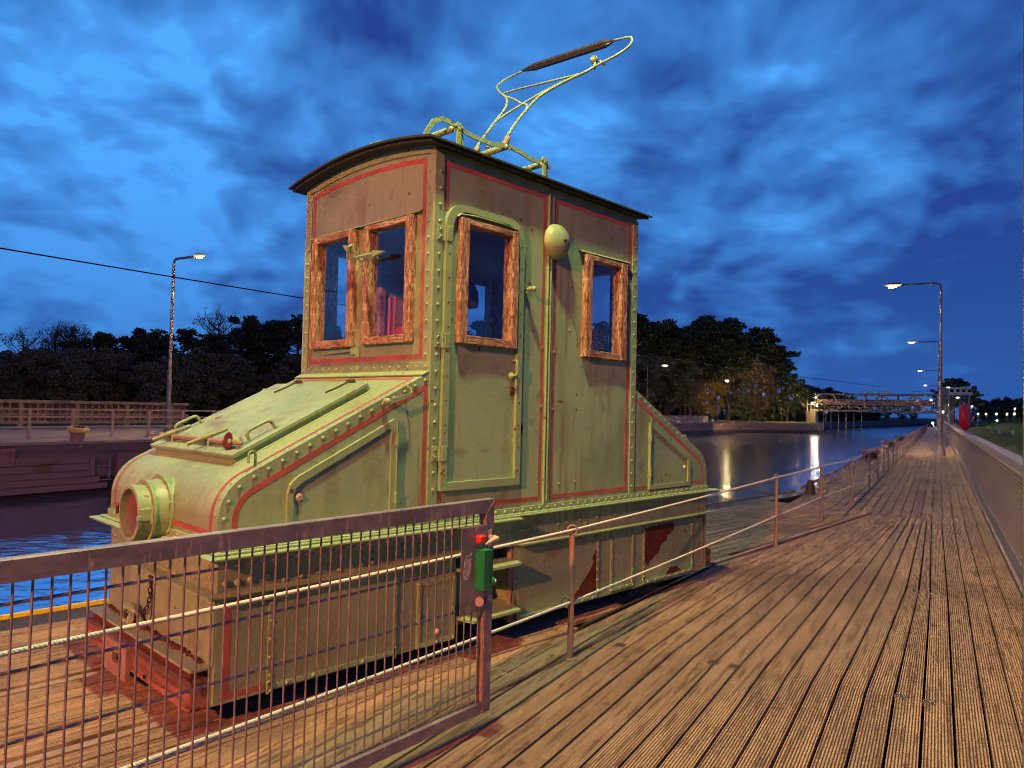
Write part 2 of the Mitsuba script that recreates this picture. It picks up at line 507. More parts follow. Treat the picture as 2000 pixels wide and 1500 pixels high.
# frame, ledge, running plate
fr = obj('frame', cat(box(1.712, XB - 0.005, YR + 0.002, YR + 0.03, 0.70, 0.91), box(1.712, XB - 0.005, YL - 0.03, YL - 0.002, 0.70, 0.91),
                      box(1.712, 1.742, YR + 0.03, YL - 0.03, 0.70, 0.91), box(XB - 0.035, XB - 0.005, YR + 0.03, YL - 0.03, 0.70, 0.91)), 'paint', L)
for x, z in [(1.756, .752), (1.82, .75), (1.894, .752), (1.991, .757), (2.60, .79), (2.68, .79), (2.60, .745), (2.68, .745), (2.80, .80), (2.80, .755), (2.92, .81), (2.92, .765)]:
    rivet(fr, (x, YR + 0.001, z), (0, -1, 0), 0.02)
for x, z in [(2.09, .724), (2.197, .726), (2.30, .735), (2.372, .763), (2.442, .729), (2.53, .74), (3.05, .80), (3.05, .75), (3.2, .79), (3.3, .77), (3.86, .80), (3.93, .785), (4.02, .80), (4.1, .80), (4.45, .80), (4.55, .81), (4.60, .77), (4.72, .81), (4.80, .77), (4.95, .81), (5.06, .77), (5.2, .81), (5.34, .77), (5.43, .77)]:
    rivet(fr, (x, YR + 0.001, z), (0, -1, 0), 0.014)
for i in range(12):
    rivet(fr, (1.711, 3.80 + i * 0.13, 0.855), (-1, 0, 0), 0.012)
for y, z in [(3.78, .86), (3.78, .80), (3.78, .74), (3.81, .77), (3.84, .735), (5.28, .86), (5.24, .86), (5.28, .80), (5.24, .80), (5.28, .74), (5.24, .74), (4.0, .74), (4.12, .745), (4.24, .74), (4.36, .745), (4.5, .74)]:
    rivet(fr, (1.711, y, z), (-1, 0, 0), 0.013)
obj('ledge', cat(box(1.632, 3.40, 3.645, 3.72, 0.694, 0.709, 0.003), box(3.955, 6.86, 3.645, 3.72, 0.694, 0.709, 0.003), box(3.40, 3.955, 3.70, 3.72, 0.694, 0.709),
                 box(1.632, 1.712, 3.72, 5.40, 0.694, 0.709, 0.003), box(1.632, 6.86, YL, 5.40, 0.694, 0.709, 0.003)), 'trim_paint', L)
rp = obj('running_plate', cat(box(1.61, 3.905, 3.592, 5.46, 0.898, 0.912, 0.003)), 'trim_paint', L)
obj('running_plate', cat(box(3.86, 6.93, 3.64, 5.41, 0.9125, ZD, 0.003)), 'trim_paint', L)
obj('running_plate', cat(box(1.66, 3.86, 3.64, 5.41, 0.9125, ZD, 0.003)), 'trim_paint', L)
ba = obj('base_angle', cat(box(XF - 0.004, XB + 0.004, YR - 0.014, YR, ZD, 0.972, 0.002), box(XF - 0.014, XF, YR - 0.014, YL + 0.014, ZD, 0.972, 0.002),
                           box(XF - 0.004, XB + 0.004, YL, YL + 0.014, ZD, 0.972, 0.002), box(XF, XB, YR - 0.055, YR - 0.014, ZD, ZD + 0.006)), 'trim_paint', L)
for i in range(54):
    rivet(ba, (1.745 + i * 0.0945, YR - 0.014, 0.951), (0, -1, 0), 0.0125)
for i in range(12):
    rivet(ba, (XF - 0.014, 3.80 + i * 0.128, 0.951), (-1, 0, 0), 0.0125)

# lower skirt with its panels, straps, step and rust
sk = part('skirt', L)
obj('side_plate', cat(box(1.71, 3.37, YR, YR + 0.02, 0.13, 0.694), box(3.945, XB, YR, YR + 0.02, 0.13, 0.694)), 'paint', sk)
obj('side_plate', box(1.71, XB, YL - 0.02, YL, 0.13, 0.694), 'paint', sk)
obj('front_plate', box(1.71, 1.73, YR + 0.02, YL - 0.02, 0.13, 0.694), 'paint', sk)
obj('back_plate', box(XB - 0.02, XB, YR + 0.02, YL - 0.02, 0.13, 0.694), 'paint', sk)
obj('corner_bar', box(1.698, 1.709, YR + 0.005, 3.80, 0.33, 0.694, 0.002), 'trim_paint', sk)
obj('step_recess', cat(box(3.36, 3.37, YR, YR + 0.22, 0.13, 0.694), box(3.945, 3.955, YR, YR + 0.22, 0.13, 0.694), box(3.36, 3.955, YR + 0.22, YR + 0.23, 0.13, 0.694)), 'paint', sk)
obj('step_post', tube([(3.925, YR + 0.02, 0.13), (3.925, YR + 0.02, 0.72)], 0.021, 10), 'old_steel', sk, smooth=40)
for z in (0.597, 0.268):
    obj('step', cat(hull([(3.40, 3.56, z - .012), (3.86, 3.56, z - .012), (3.93, YR + .02, z - .012), (3.37, YR + .02, z - .012), (3.40, 3.56, z + .006), (3.86, 3.56, z + .006), (3.93, YR + .02, z + .006), (3.37, YR + .02, z + .006)]),
                    box(3.37, 3.945, YR + .02, YR + .21, z - .012, z + .005)), 'trim_paint', sk)


def skirt_strip(x0, x1, z0, z1, n, vertical=False, mat='trim_paint'):
    k = obj('cover_strap', box(x0, x1, YR - 0.012, YR, z0, z1, 0.002), mat, sk)
    for i in range(n):
        t = (i + 0.5) / n
        if vertical:
            rivet(sk, ((x0 + x1) / 2, YR - 0.012, z0 + t * (z1 - z0)), (0, -1, 0), 0.011)
        else:
            rivet(sk, (x0 + t * (x1 - x0), YR - 0.012, (z0 + z1) / 2), (0, -1, 0), 0.013)


obj('cover_panel', box(2.02, 2.86, YR - 0.007, YR, 0.145, 0.66), 'paint', sk)
skirt_strip(2.035, 2.868, 0.140, 0.168, 5)
skirt_strip(2.000, 2.030, 0.17, 0.66, 5, True, 'paint')
skirt_strip(2.845, 2.872, 0.17, 0.66, 5, True, 'paint')
for x, s in ((2.0, 1), (2.868, -1)):
    obj('strap_hook', tube(rounded_path([(x, YR - 0.012, 0.125), (x + s * .004, YR - 0.02, 0.20), (x + s * .035, YR - 0.02, 0.16), (x + s * .002, YR - 0.014, 0.12)], 0.02), 0.005, 6), 'trim_paint', sk, smooth=40)
obj('cover_panel', cat(box(3.05, 3.35, YR - 0.008, YR, 0.15, 0.535)), 'paint', sk)
obj('cover_frame', side_poly(ring(sbox(3.035, 0.135, 3.36, 0.56), 0.028), YR - 0.016, YR - 0.0005), 'trim_paint', sk)
for x, z in ((3.05, .15), (3.345, .15), (3.05, .545), (3.345, .545), (3.2, .148), (3.05, .35), (3.345, .35)):
    rivet(sk, (x, YR - 0.016, z), (0, -1, 0), 0.012)
obj('lock', moved(lathe([(0.0, 0.022), (0.014, 0.02), (0.022, 0.008), (0.022, 0.0)], 12), frame_to((3.20, YR - 0.008, 0.215), (0, -1, 0))), 'latch_steel', sk)
obj('lock', moved(lathe([(0.0, 0.012), (0.010, 0.012), (0.012, 0.008), (0.020, 0.008), (0.022, 0.0)], 12), frame_to((3.985, YR, 0.421), (0, -1, 0))), 'trim_paint', sk)
obj('cover_panel', box(3.99, 4.955, YR - 0.005, YR, 0.15, 0.655), 'paint', sk)
skirt_strip(4.02, 4.96, 0.137, 0.163, 7)
skirt_strip(4.945, 4.975, 0.165, 0.66, 6, True, 'paint')
obj('cover_panel', box(5.17, 5.46, YR - 0.006, YR, 0.175, 0.555), 'paint', sk)
obj('cover_frame', side_poly(ring(sbox(5.145, 0.155, 5.485, 0.58), 0.026), YR - 0.014, YR - 0.0005), 'trim_paint', sk)
for x, z in ((5.16, .168), (5.27, .168), (5.38, .168), (5.47, .168), (5.16, .57), (5.47, .57), (5.16, .3), (5.47, .3), (5.16, .44), (5.47, .44)):
    rivet(sk, (x, YR - 0.014, z), (0, -1, 0), 0.010)
for x in (5.15, 5.47):
    obj('strap_end', box(x, x + 0.012, YR - 0.012, YR, 0.58, 0.69), 'paint', sk)
obj('cover_panel', box(5.66, 6.50, YR - 0.006, YR, 0.15, 0.66), 'paint', sk)
skirt_strip(5.655, 6.51, 0.142, 0.168, 7)
skirt_strip(5.637, 5.665, 0.17, 0.66, 6, True, 'paint')
skirt_strip(6.49, 6.515, 0.17, 0.66, 5, True, 'paint')


def patch(pts, name='rust_patch'):
    obj(name, side_poly(Polygon(pts), YR - 0.0090, YR - 0.0062), 'rust', sk)


def jag(pts, amp=0.012, step=0.02, seed=1):
    r = np.random.default_rng(seed)
    ls = LineString(pts + [pts[0]])
    n = int(ls.length / step)
    return [(ls.interpolate(i / n, normalized=True).x + r.uniform(-amp, amp), ls.interpolate(i / n, normalized=True).y + r.uniform(-amp, amp)) for i in range(n)]


patch(jag([(4.935, 0.545), (4.942, 0.175), (4.66, 0.175), (4.665, 0.21), (4.71, 0.245), (4.73, 0.27), (4.80, 0.33), (4.88, 0.40), (4.905, 0.44), (4.895, 0.48)], 0.009, 0.018, 4))
patch(jag([(5.672, 0.645), (6.00, 0.655), (6.13, 0.648), (6.165, 0.615), (6.15, 0.57), (6.05, 0.535), (6.02, 0.49), (5.93, 0.46), (5.88, 0.39), (5.83, 0.375), (5.76, 0.34), (5.72, 0.30), (5.69, 0.32), (5.672, 0.33)], 0.008, 0.018, 5))
patch(jag([(6.04, 0.172), (6.06, 0.21), (6.14, 0.235), (6.22, 0.225), (6.27, 0.20), (6.30, 0.172)], 0.006, 0.016, 6))
obj('rust_patch', side_poly(Polygon(jag([(3.955, 0.14), (3.985, 0.14), (3.975, 0.24), (3.962, 0.32)], 0.005, 0.015, 8)), YR - 0.004, YR - 0.001), 'rust', sk)
for poly in (line_strip([(1.99, 0.163), (1.776, 0.163), (1.776, 0.645), (1.985, 0.645)], 0.030), line_strip([(6.56, 0.655), (6.742, 0.655), (6.742, 0.205), (6.70, 0.165), (6.53, 0.165)], 0.024)):
    obj('painted_line', side_poly(poly, YR - 0.002, YR - 0.0003), 'stripe_paint', sk)
for y, z in [(3.775, .62), (3.775, .50), (3.775, .38)]:
    rivet(sk, (1.698, y, z), (-1, 0, 0), 0.011)
for y, z in [(5.26, .64), (5.26, .52), (5.26, .40)]:
    rivet(sk, (1.71, y, z), (-1, 0, 0), 0.011)

# buffer beam with its plate, coupling pocket, hook and chain
bb = part('buffer_beam', L, 'weathered pink wooden front beam under a green steel plate')
bm = box(1.588, 1.70, 3.74, 5.35, 0.118, 0.272, 0.012)
bm.merge_vertices()
bm = bm.subdivide().subdivide().subdivide()
bm.vertices = bm.vertices + (meshkit.fbm(bm.vertices * np.array([18, 5, 22]), 3, 3)[:, None] - 0.5) * 0.012
obj('beam', bm, 'beam_wood', bb)
obj('plate', cat(box(1.592, 1.712, 3.735, 5.31, 0.318, 0.334, 0.003), box(1.70, 1.711, 3.74, 5.30, 0.12, 0.318)), 'trim_paint', bb)
obj('packing', box(1.615, 1.70, 3.78, 5.29, 0.272, 0.318), 'rust', bb)
pk = [(1.565, 4.54), (1.588, 4.54)]
obj('coupling_pocket', front_poly(sbox(4.535, 0.066, 4.90, 0.262).difference(sbox(4.61, 0.14, 4.76, 0.20)), 1.560, 1.586), 'old_steel', bb)
obj('pocket_hole', box(1.584, 1.5875, 4.60, 4.77, 0.135, 0.205), 'black_void', bb)
obj('bolt_hole', moved(lathe([(0.0, 0.0), (0.014, 0.0)], 12), frame_to((1.577, 4.298, 0.160), (-1, 0, 0))), 'black_void', bb)
obj('rust_crust', cat([moved(trimesh.creation.icosphere(1, random.uniform(.008, .02)), frame_to((1.69 + random.uniform(-.012, .008), y, 0.338), (0, 0, 1))) for y in np.linspace(3.82, 5.25, 46)]), 'rust', bb, smooth=True)
obj('hook', cat(tube(curve([(1.69, 4.66, 0.345), (1.66, 4.70, 0.42), (1.65, 4.76, 0.445), (1.645, 4.83, 0.42), (1.64, 4.85, 0.365), (1.645, 4.80, 0.345)], 18), [0.020] * 6 + [0.026] * 6 + [0.016] * 6, 8),
                moved(lathe([(0.0, 0.02), (0.045, 0.02), (0.05, 0.0), (0.0, 0.0)], 14), frame_to((1.635, 4.69, 0.375), (-1, 0.2, 0.3)))), 'trim_paint', bb, smooth=40)


def chain_link(o, d, w):
    th = np.arange(12) * 2 * math.pi / 12
    d = np.array(d, float) / np.linalg.norm(d)
    w = np.cross(d, w)
    w /= np.linalg.norm(w)
    return tube([np.array(o) + 0.019 * math.cos(t) * d + 0.010 * math.sin(t) * w for t in th], 0.0035, 6, True)


cp = curve([(1.700, 4.575, 0.640), (1.694, 4.572, 0.56), (1.69, 4.585, 0.48), (1.68, 4.63, 0.43), (1.675, 4.70, 0.425), (1.665, 4.74, 0.44)], 13)
ch = part('coupling_chain', L)
for i in range(12):
    a, b_ = cp[i], cp[i + 1]
    obj('link', chain_link((a + b_) / 2, b_ - a, (1, 0, 0.2) if i % 2 else (0.2, 1, 0.1)), 'dark_iron', ch, smooth=40)
obj('eye', cat(tube([(1.705 - 0.02 * math.sin(t), 4.575 + 0.02 * math.cos(t), 0.650) for t in np.arange(10) * math.pi / 5], 0.005, 6, True)), 'dark_iron', ch, smooth=40)
obj('link', tube(curve([(1.701, 4.585, 0.635), (1.704, 4.567, 0.52), (1.70, 4.56, 0.42), (1.69, 4.575, 0.35)], 9), 0.004, 5), 'dark_iron', ch, smooth=40)
rb = part('rear_beam', L)
obj('beam', box(6.80, 6.92, 3.73, 5.32, 0.13, 0.305, 0.008), 'beam_wood', rb)
obj('bracket', box(6.792, 6.80, 3.725, 3.90, 0.125, 0.312), 'dark_iron', rb)

# wheels below
for x in (2.75, 5.75):
    for y in (4.03, 5.02):
        obj('wheel', moved(lathe([(0, -.04), (.28, -.04), (.30, -.05), (.33, -.05), (.33, -.03), (.30, -.02), (.295, .06), (.27, .06), (.26, .03), (.08, .03), (.08, .07), (0, .07)], 28), frame_to((x, y, 0.295), (0, -1 if y < 4.5 else 1, 0))), 'dark_iron', L, smooth=35)
obj('axle', cat(tube([(2.75, 4.0, .295), (2.75, 5.05, .295)], .05, 10), tube([(5.75, 4.0, .295), (5.75, 5.05, .295)], .05, 10)), 'dark_iron', L)

# hoods ------------------------------------------------------------
SL = 0.492


def hood_outline(x0, sgn, xc, zc, sl, r, off=0.0, zb=0.91):
    """Side outline of a hood, from its foot up the nose and along the slope to the cab; sgn = +1 front, -1 rear."""
    ang = math.atan(sl)
    zi = zc - sl * abs(xc - x0)
    tl = r * math.tan((math.pi / 2 - ang) / 2)
    c = np.array([x0 + sgn * r, zi - tl])
    pts = [(x0 + sgn * off, zb), (x0 + sgn * off, zi - tl)]
    for a in np.linspace(math.pi, math.pi / 2 + ang, 12)[1:]:
        pts.append((c[0] + sgn * (r - off) * math.cos(a), c[1] + (r - off) * math.sin(a)))
    nx, nz = -math.sin(ang), math.cos(ang)
    pts.append((xc - sgn * nx * off * 0, zc - off / nz))
    return pts


def hood(x0, sgn, xc, zc, sl, name, label):
    h = part(name, L, label)
    r = 0.27
    o = hood_outline(x0, sgn, xc, zc, sl, r)
    body = Polygon(o + [(xc, 0.91)])
    for y0, y1 in ((YR, YR + 0.008), (YL - 0.008, YL)):
        obj('side_plate', side_poly(body, y0, y1), 'paint', h)
    # curved skin
    V, F = [], []
    for (x, z) in o:
        V += [(x, YR + 0.003, z), (x, YL - 0.003, z)]
    for i in range(len(o) - 1):
        F += [(2 * i, 2 * i + 1, 2 * i + 3), (2 * i, 2 * i + 3, 2 * i + 2)]
    sk_ = trimesh.Trimesh(np.array(V), np.array(F), process=False)
    obj('skin', sk_, 'paint', h, smooth=30)
    return h, o


def skin_strip(o, ya, yb, sgn, lift=0.0025):
    """Thin painted strip on the curved skin between ya and yb."""
    V, F = [], []
    P = np.array(o)
    tg = np.gradient(P, axis=0)
    tg /= np.linalg.norm(tg, axis=1, keepdims=True)
    nn = np.stack([-tg[:, 1], tg[:, 0]], 1)
    if nn[-1][1] < 0:
        nn = -nn
    if abs(nn[0][1]) < 0.3 and nn[0][0] * sgn > 0:
        nn[0] = (-sgn, 0)
    for (x, z), n_ in zip(P, nn):
        V += [(x + n_[0] * lift, ya, z + n_[1] * lift), (x + n_[0] * lift, yb, z + n_[1] * lift)]
    for i in range(len(P) - 1):
        F += [(2 * i, 2 * i + 1, 2 * i + 3), (2 * i, 2 * i + 3, 2 * i + 2)]
    return trimesh.Trimesh(np.array(V), np.array(F), process=False)


hd, ho = hood(XF, 1, X0, 1.93, SL, 'hood', 'sloping front hood with hatch and rounded nose')
rh, ro = hood(XB, -1, X1, 1.915, 0.506, 'rear_hood', 'sloping rear hood with a small side door')


def off_curve(o, d, sgn):
    ls = LineString(o)
    q = ls.parallel_offset(d, 'right' if sgn > 0 else 'left', join_style=1)
    c = list(q.coords)
    return c if (c[0][1] < c[-1][1]) else c[::-1]


# front hood lining: on the side, parallel to the edge; on the skin, along both edges, foot and top
ins = off_curve(ho, 0.092, 1)
ins = [p for p in ins if p[0] < 3.055 and p[1] > 1.012]
side_line = [(1.792, 1.0)] + [p for p in ins] + [(3.062, 1.832)]
poly = line_strip(side_line, 0.033).union(line_strip([(3.062, 1.85), (3.062, 0.99)], 0.033)).union(line_strip([(1.776, 1.005), (3.078, 1.005)], 0.030))
obj('painted_line', side_poly(poly, YR - 0.0022, YR - 0.0003), 'stripe_paint', hd)
on = [p for p in ho if p[1] > 0.97]
on = [(XF, 0.99)] + [p for p in ho[1:-1]] + [(3.02, 1.93 - SL * 0.08)]
obj('painted_line', skin_strip(on, YR + 0.065, YR + 0.092, 1), 'stripe_paint', hd)
obj('painted_line', skin_strip(on, YL - 0.092, YL - 0.065, 1), 'stripe_paint', hd)
obj('painted_line', box(XF - 0.0025, XF - 0.0005, YR + 0.092, YL - 0.092, 0.992, 1.022), 'stripe_paint', hd)
tp = [(2.995, 1.93 - SL * 0.105), (3.022, 1.93 - SL * 0.078)]
obj('painted_line', skin_strip(tp, YR + 0.092, YL - 0.092, 1), 'stripe_paint', hd)
# rivets down the hood edge
edge = LineString(off_curve(ho, 0.032, 1))
Ltot = edge.length
for i in range(19):
    p = edge.interpolate(0.085 + i * (Ltot - 0.11) / 18.4)
    if p.y > 0.985:
        rivet(hd, (p.x, YR - 0.001, p.y), (0, -1, 0), 0.0125)
e2 = LineString(ho)
for i in range(19):
    s_ = 0.10 + i * (e2.length - 0.12) / 18.4
    p, q = e2.interpolate(s_), e2.interpolate(s_ + 0.01)
    t_ = np.array([q.x - p.x, q.y - p.y]) / 0.01
    for y in (YR + 0.035, YL - 0.035):
        rivet(hd, (p.x, y, p.y), (-t_[1], 0, t_[0]), 0.009, h=0.006)
# side door of the front hood
fd = Polygon([(2.085, 0.992), (2.085, 1.20), (2.10, 1.25), (2.145, 1.29), (2.806, 1.618), (2.822, 1.61), (2.822, 0.992)])
fin = Polygon([(2.120, 0.99), (2.120, 1.195), (2.135, 1.228), (2.165, 1.252), (2.77, 1.557), (2.785, 1.545), (2.785, 0.99)])
obj('side_door', side_poly(fin, YR - 0.006, YR), 'paint', hd)
obj('door_frame', side_poly(fd.difference(fin), YR - 0.020, YR), 'trim_paint', hd)
for z in (1.485, 1.125):
    obj('hinge', cat(box(2.812, 2.838, YR - 0.026, YR - 0.003, z - 0.035, z + 0.035, 0.003), tube([(2.825, YR - 0.028, z - 0.033), (2.825, YR - 0.028, z + 0.033)], 0.007, 8)), 'trim_paint', hd)
obj('hinge_rod', tube([(2.825, YR - 0.024, 1.0), (2.825, YR - 0.024, 1.60)], 0.005, 6), 'trim_paint', hd)
obj('door_lock', moved(lathe([(0.0, 0.010), (0.008, 0.010), (0.009, 0.018), (0.016, 0.016), (0.018, 0.006), (0.024, 0.006), (0.026, 0.0)], 16), frame_to((2.159, YR - 0.006, 1.174), (0, -1, 0))), 'latch_steel', hd, smooth=30)
obj('hand_grip', cat(tube(rounded_path([(2.73, 3.69, 1.728), (2.735, 3.655, 1.735), (2.90, 3.655, 1.785), (2.905, 3.67, 1.81), (2.885, 3.70, 1.835)], 0.02), 0.006, 6),
                     hull([(2.735, 3.65, 1.712), (2.895, 3.65, 1.765), (2.895, 3.65, 1.79), (2.735, 3.65, 1.745), (2.735, 3.656, 1.712), (2.895, 3.656, 1.765), (2.895, 3.656, 1.79), (2.735, 3.656, 1.745)]),
                     moved(lathe([(0.0, 0.05), (0.012, 0.048), (0.016, 0.035), (0.02, 0.03), (0.022, 0)], 12), frame_to((2.73, 3.70, 1.728), (0, -1, 0)))), 'trim_paint', hd, smooth=40)
obj('hook', tube(curve([(1.925, 3.77, 1.345), (1.92, 3.765, 1.40), (1.905, 3.76, 1.435), (1.88, 3.755, 1.43), (1.872, 3.75, 1.395), (1.868, 3.745, 1.375)], 16), 0.0075, 8), 'trim_paint', hd, smooth=40)
obj('rail_grip', cat(tube(rounded_path([(2.93, 5.36, 1.80), (2.78, 5.37, 1.81), (2.76, 5.36, 1.76)], 0.02), 0.006, 6)), 'trim_paint', hd)

# hatch on the slope: local frame along slope (u), across (y), normal (w)
ang = math.atan(SL)
US, WS = np.array([math.cos(ang), 0, math.sin(ang)]), np.array([-math.sin(ang), 0, math.cos(ang)])
HO = np.array([1.905, 0, 1.93 - SL * (3.10 - 1.905)])


def slope_box(u0, u1, y0, y1, w0, w1, b=0.0):
    m = box(u0, u1, y0, y1, w0, w1, b)
    M = np.eye(4)
    M[:3, 0], M[:3, 1], M[:3, 2], M[:3, 3] = US, (0, 1, 0), WS, HO
    m.apply_transform(M)
    return m


def slope_pt(u, y, w):
    return HO + US * u + np.array([0, y, 0]) + WS * w


ht = part('hatch', L, 'big flat hatch lid with handles on the front hood')
obj('coaming', slope_box(0.0, 1.07, 3.985, 5.215, -0.03, 0.004, 0.001), 'trim_paint', ht)
obj('coaming', slope_box(0.03, 1.04, 4.015, 5.19, 0.004, 0.035), 'trim_paint', ht)
obj('lid', cat(slope_box(0.012, 1.03, 3.998, 5.205, 0.035, 0.060, 0.003)), 'paint', ht)
for y in (4.40, 4.95):
    obj('seam', slope_box(0.012, 0.14, y, y + 0.004, 0.060, 0.0612), 'dark_iron', ht)
obj('locking_bar', tube([slope_pt(0.105, 4.25, 0.085), slope_pt(0.105, 5.20, 0.085)], 0.017, 10), 'old_steel', ht, smooth=40)
obj('locking_bar', tube([slope_pt(0.105, 4.02, 0.085), slope_pt(0.105, 4.25, 0.085)], 0.014, 10), 'old_steel', ht, smooth=40)
for y in (4.43, 4.98):
    obj('clamp', cat(tube([slope_pt(0.06, y - 0.012, 0.03), slope_pt(0.10, y, 0.10)], 0.009, 8), tube([slope_pt(-0.005, y + 0.075, 0.110), slope_pt(0.21, y - 0.045, 0.112)], 0.013, 8),
                     tube([slope_pt(0.075, y + 0.03, 0.111), slope_pt(0.125, y, 0.112)], 0.018, 8)), 'trim_paint', ht, smooth=40)
obj('disc', moved(lathe([(0.0, 0.004), (0.05, 0.004), (0.053, 0.0), (0.0, -0.003)], 20), frame_to(slope_pt(0.085, 4.135, 0.105), (-1.0, -0.05, 0.1))), 'rust', ht, smooth=30)
obj('disc_knob', tube([slope_pt(0.09, 4.125, 0.10), slope_pt(0.115, 4.06, 0.095)], [0.02, 0.024], 8), 'trim_paint', ht, smooth=40)
for y in (4.06, 5.10):
    obj('handle', tube(rounded_path([slope_pt(0.17, y, 0.055), slope_pt(0.17, y, 0.125), slope_pt(0.34, y, 0.125), slope_pt(0.345, y, 0.065), slope_pt(0.37, y, 0.062)], 0.035), 0.011, 8), 'trim_paint', ht, smooth=40)
for y in (4.23, 4.92):
    obj('hinge_strap', tube(rounded_path([slope_pt(0.86, y + .03, 0.064), slope_pt(0.92, y, 0.066), slope_pt(1.04, y, 0.066)], 0.02), 0.007, 6), 'dark_iron', ht)
    obj('hinge', cat(slope_box(1.035, 1.07, y - 0.035, y + 0.035, 0.03, 0.075, 0.004)), 'dark_iron', ht)

# rear hood
rins = off_curve(ro, 0.085, -1)
rins = [p for p in rins if p[0] > 5.49 and p[1] > 1.012]
rl = [(6.712, 1.01)] + rins + [(5.487, 1.813)]
poly = line_strip(rl, 0.028).union(line_strip([(5.487, 1.83), (5.487, 1.0)], 0.028)).union(line_strip([(5.473, 1.012), (5.70, 1.012)], 0.026)).union(line_strip([(6.45, 1.012), (6.725, 1.012)], 0.026))
obj('painted_line', side_poly(poly, YR - 0.0022, YR - 0.0003), 'stripe_paint', rh)
redge = LineString(off_curve(ro, 0.028, -1))
for i in range(19):
    p = redge.interpolate(0.08 + i * (redge.length - 0.10) / 18.2)
    if p.y > 0.985:
        rivet(rh, (p.x, YR - 0.001, p.y), (0, -1, 0), 0.011)
rd = Polygon([(5.708, 0.990), (5.708, 1.60), (6.44, 1.232), (6.44, 0.990)])
rin = Polygon([(5.747, 1.028), (5.747, 1.560), (6.39, 1.238), (6.39, 1.028)])
obj('side_door', side_poly(rin, YR - 0.005, YR), 'paint', rh)
obj('door_frame', side_poly(rd.difference(rin), YR - 0.019, YR), 'trim_paint', rh)
for z in (1.46, 1.135):
    obj('hinge', cat(box(5.697, 5.722, YR - 0.026, YR - 0.003, z - 0.033, z + 0.033, 0.003), tube([(5.71, YR - 0.028, z - 0.031), (5.71, YR - 0.028, z + 0.031)], 0.0065, 8)), 'trim_paint', rh)
obj('hinge_rod', tube([(5.71, YR - 0.023, 0.99), (5.71, YR - 0.023, 1.655)], 0.005, 6), 'trim_paint', rh)
obj('door_lock', moved(lathe([(0.0, 0.016), (0.012, 0.014), (0.018, 0.005), (0.021, 0.0)], 12), frame_to((6.34, YR - 0.005, 1.17), (0, -1, 0))), 'latch_steel', rh)
obj('lifting_eye', tube(curve([(6.455, 3.80, 1.39), (6.45, 3.80, 1.45), (6.48, 3.80, 1.475), (6.52, 3.80, 1.45), (6.535, 3.80, 1.37)], 14), 0.007, 6), 'trim_paint', rh, smooth=40)

# headlight
hl = part('headlight', L, 'round front headlight with reddish glass in a green drum')
HZ, HY = 1.050, 4.49
obj('drum', moved(lathe([(0.20, -0.045), (0.195, 0.0), (0.178, 0.085), (0.178, 0.100), (0.188, 0.100), (0.188, 0.112), (0.176, 0.112), (0.165, 0.112)], 40), frame_to((1.715, HY, HZ), (-1, 0, 0))), 'trim_paint', hl, smooth=30)
obj('barrel', moved(lathe([(0.160, 0.105), (0.158, 0.165), (0.163, 0.167), (0.163, 0.186), (0.150, 0.190), (0.140, 0.188), (0.138, 0.145)], 40), frame_to((1.715, HY, HZ), (-1, 0, 0))), 'trim_paint', hl, smooth=30)
obj('glass', moved(lathe([(0.140, 0.148), (0.10, 0.156), (0.05, 0.161), (0.0, 0.162)], 40), frame_to((1.715, HY, HZ), (-1, 0, 0))), 'lamp_glass', hl, smooth=True)
obj('flange', moved(front_poly(Polygon([(0.215 * math.cos(t), 0.215 * math.sin(t)) for t in np.linspace(0, 2 * math.pi, 40)]), -0.012, 0.0), np.array([[1, 0, 0, 1.699], [0, 1, 0, HY], [0, 0, 1, HZ], [0, 0, 0, 1]])), 'trim_paint', hl)
for a in (20, 65, 110, 155, -25):
    rivet(hl, (1.687, HY + 0.205 * math.cos(math.radians(a + 180)), HZ + 0.205 * math.sin(math.radians(a))), (-1, 0, 0), 0.010)
obj('clasp', cat(box(1.525, 1.60, 4.325, 4.337, 1.02, 1.09, 0.003), tube([(1.60, 4.325, 1.0), (1.60, 4.325, 1.10)], 0.010, 8), box(1.515, 1.545, 4.322, 4.334, 1.025, 1.05, 0.002)), 'trim_paint', hl)
obj('clasp', box(1.515, 1.545, 4.648, 4.66, 1.03, 1.08, 0.002), 'dark_iron', hl)

# cab ---------------------------------------------------------------
cb = part('cab', L, 'tall green driver cab with red lining and wooden window frames')


def arc_top(y, zs, rise):
    t = (y - YC) / ((YL - YR) / 2)
    return zs + rise * (1 - t * t)


def rrect(x0, z0, x1, z1, r, corners='tlr'):
    p = sbox(x0, z0, x1, z1)
    q = p.buffer(-r).buffer(r, quad_segs=6)
    if 'b' not in corners:
        q = q.union(sbox(x0, z0, x1, (z0 + z1) / 2))
    return q


DWIN, RWIN = (3.30, 2.145, 3.86, 2.995), (4.69, 2.145, 5.25, 2.985)
wall = sbox(X0, 0.91, X1, 3.44).difference(sbox(3.36, 2.19, 3.815, 2.965)).difference(sbox(4.765, 2.19, 5.18, 2.95))
for y0, y1 in ((YR, YR + 0.02), (YL - 0.02, YL)):
    obj('side_wall', side_poly(wall, y0, y1), 'paint', cb)
ys = np.linspace(YR + 0.02, YL - 0.02, 25)
fw = Polygon([(YR + 0.02, 0.91), (YL - 0.02, 0.91)] + [(y, arc_top(y, 3.44, 0.075)) for y in ys[::-1]])
FW = [(3.965, 2.19, 4.413, 2.967), (4.662, 2.19, 5.112, 2.967)]
for w in FW:
    fw = fw.difference(sbox(*w))
obj('front_wall', front_poly(fw, X0, X0 + 0.02), 'paint', cb)
obj('rear_wall', front_poly(fw, X1 - 0.02, X1), 'paint', cb)
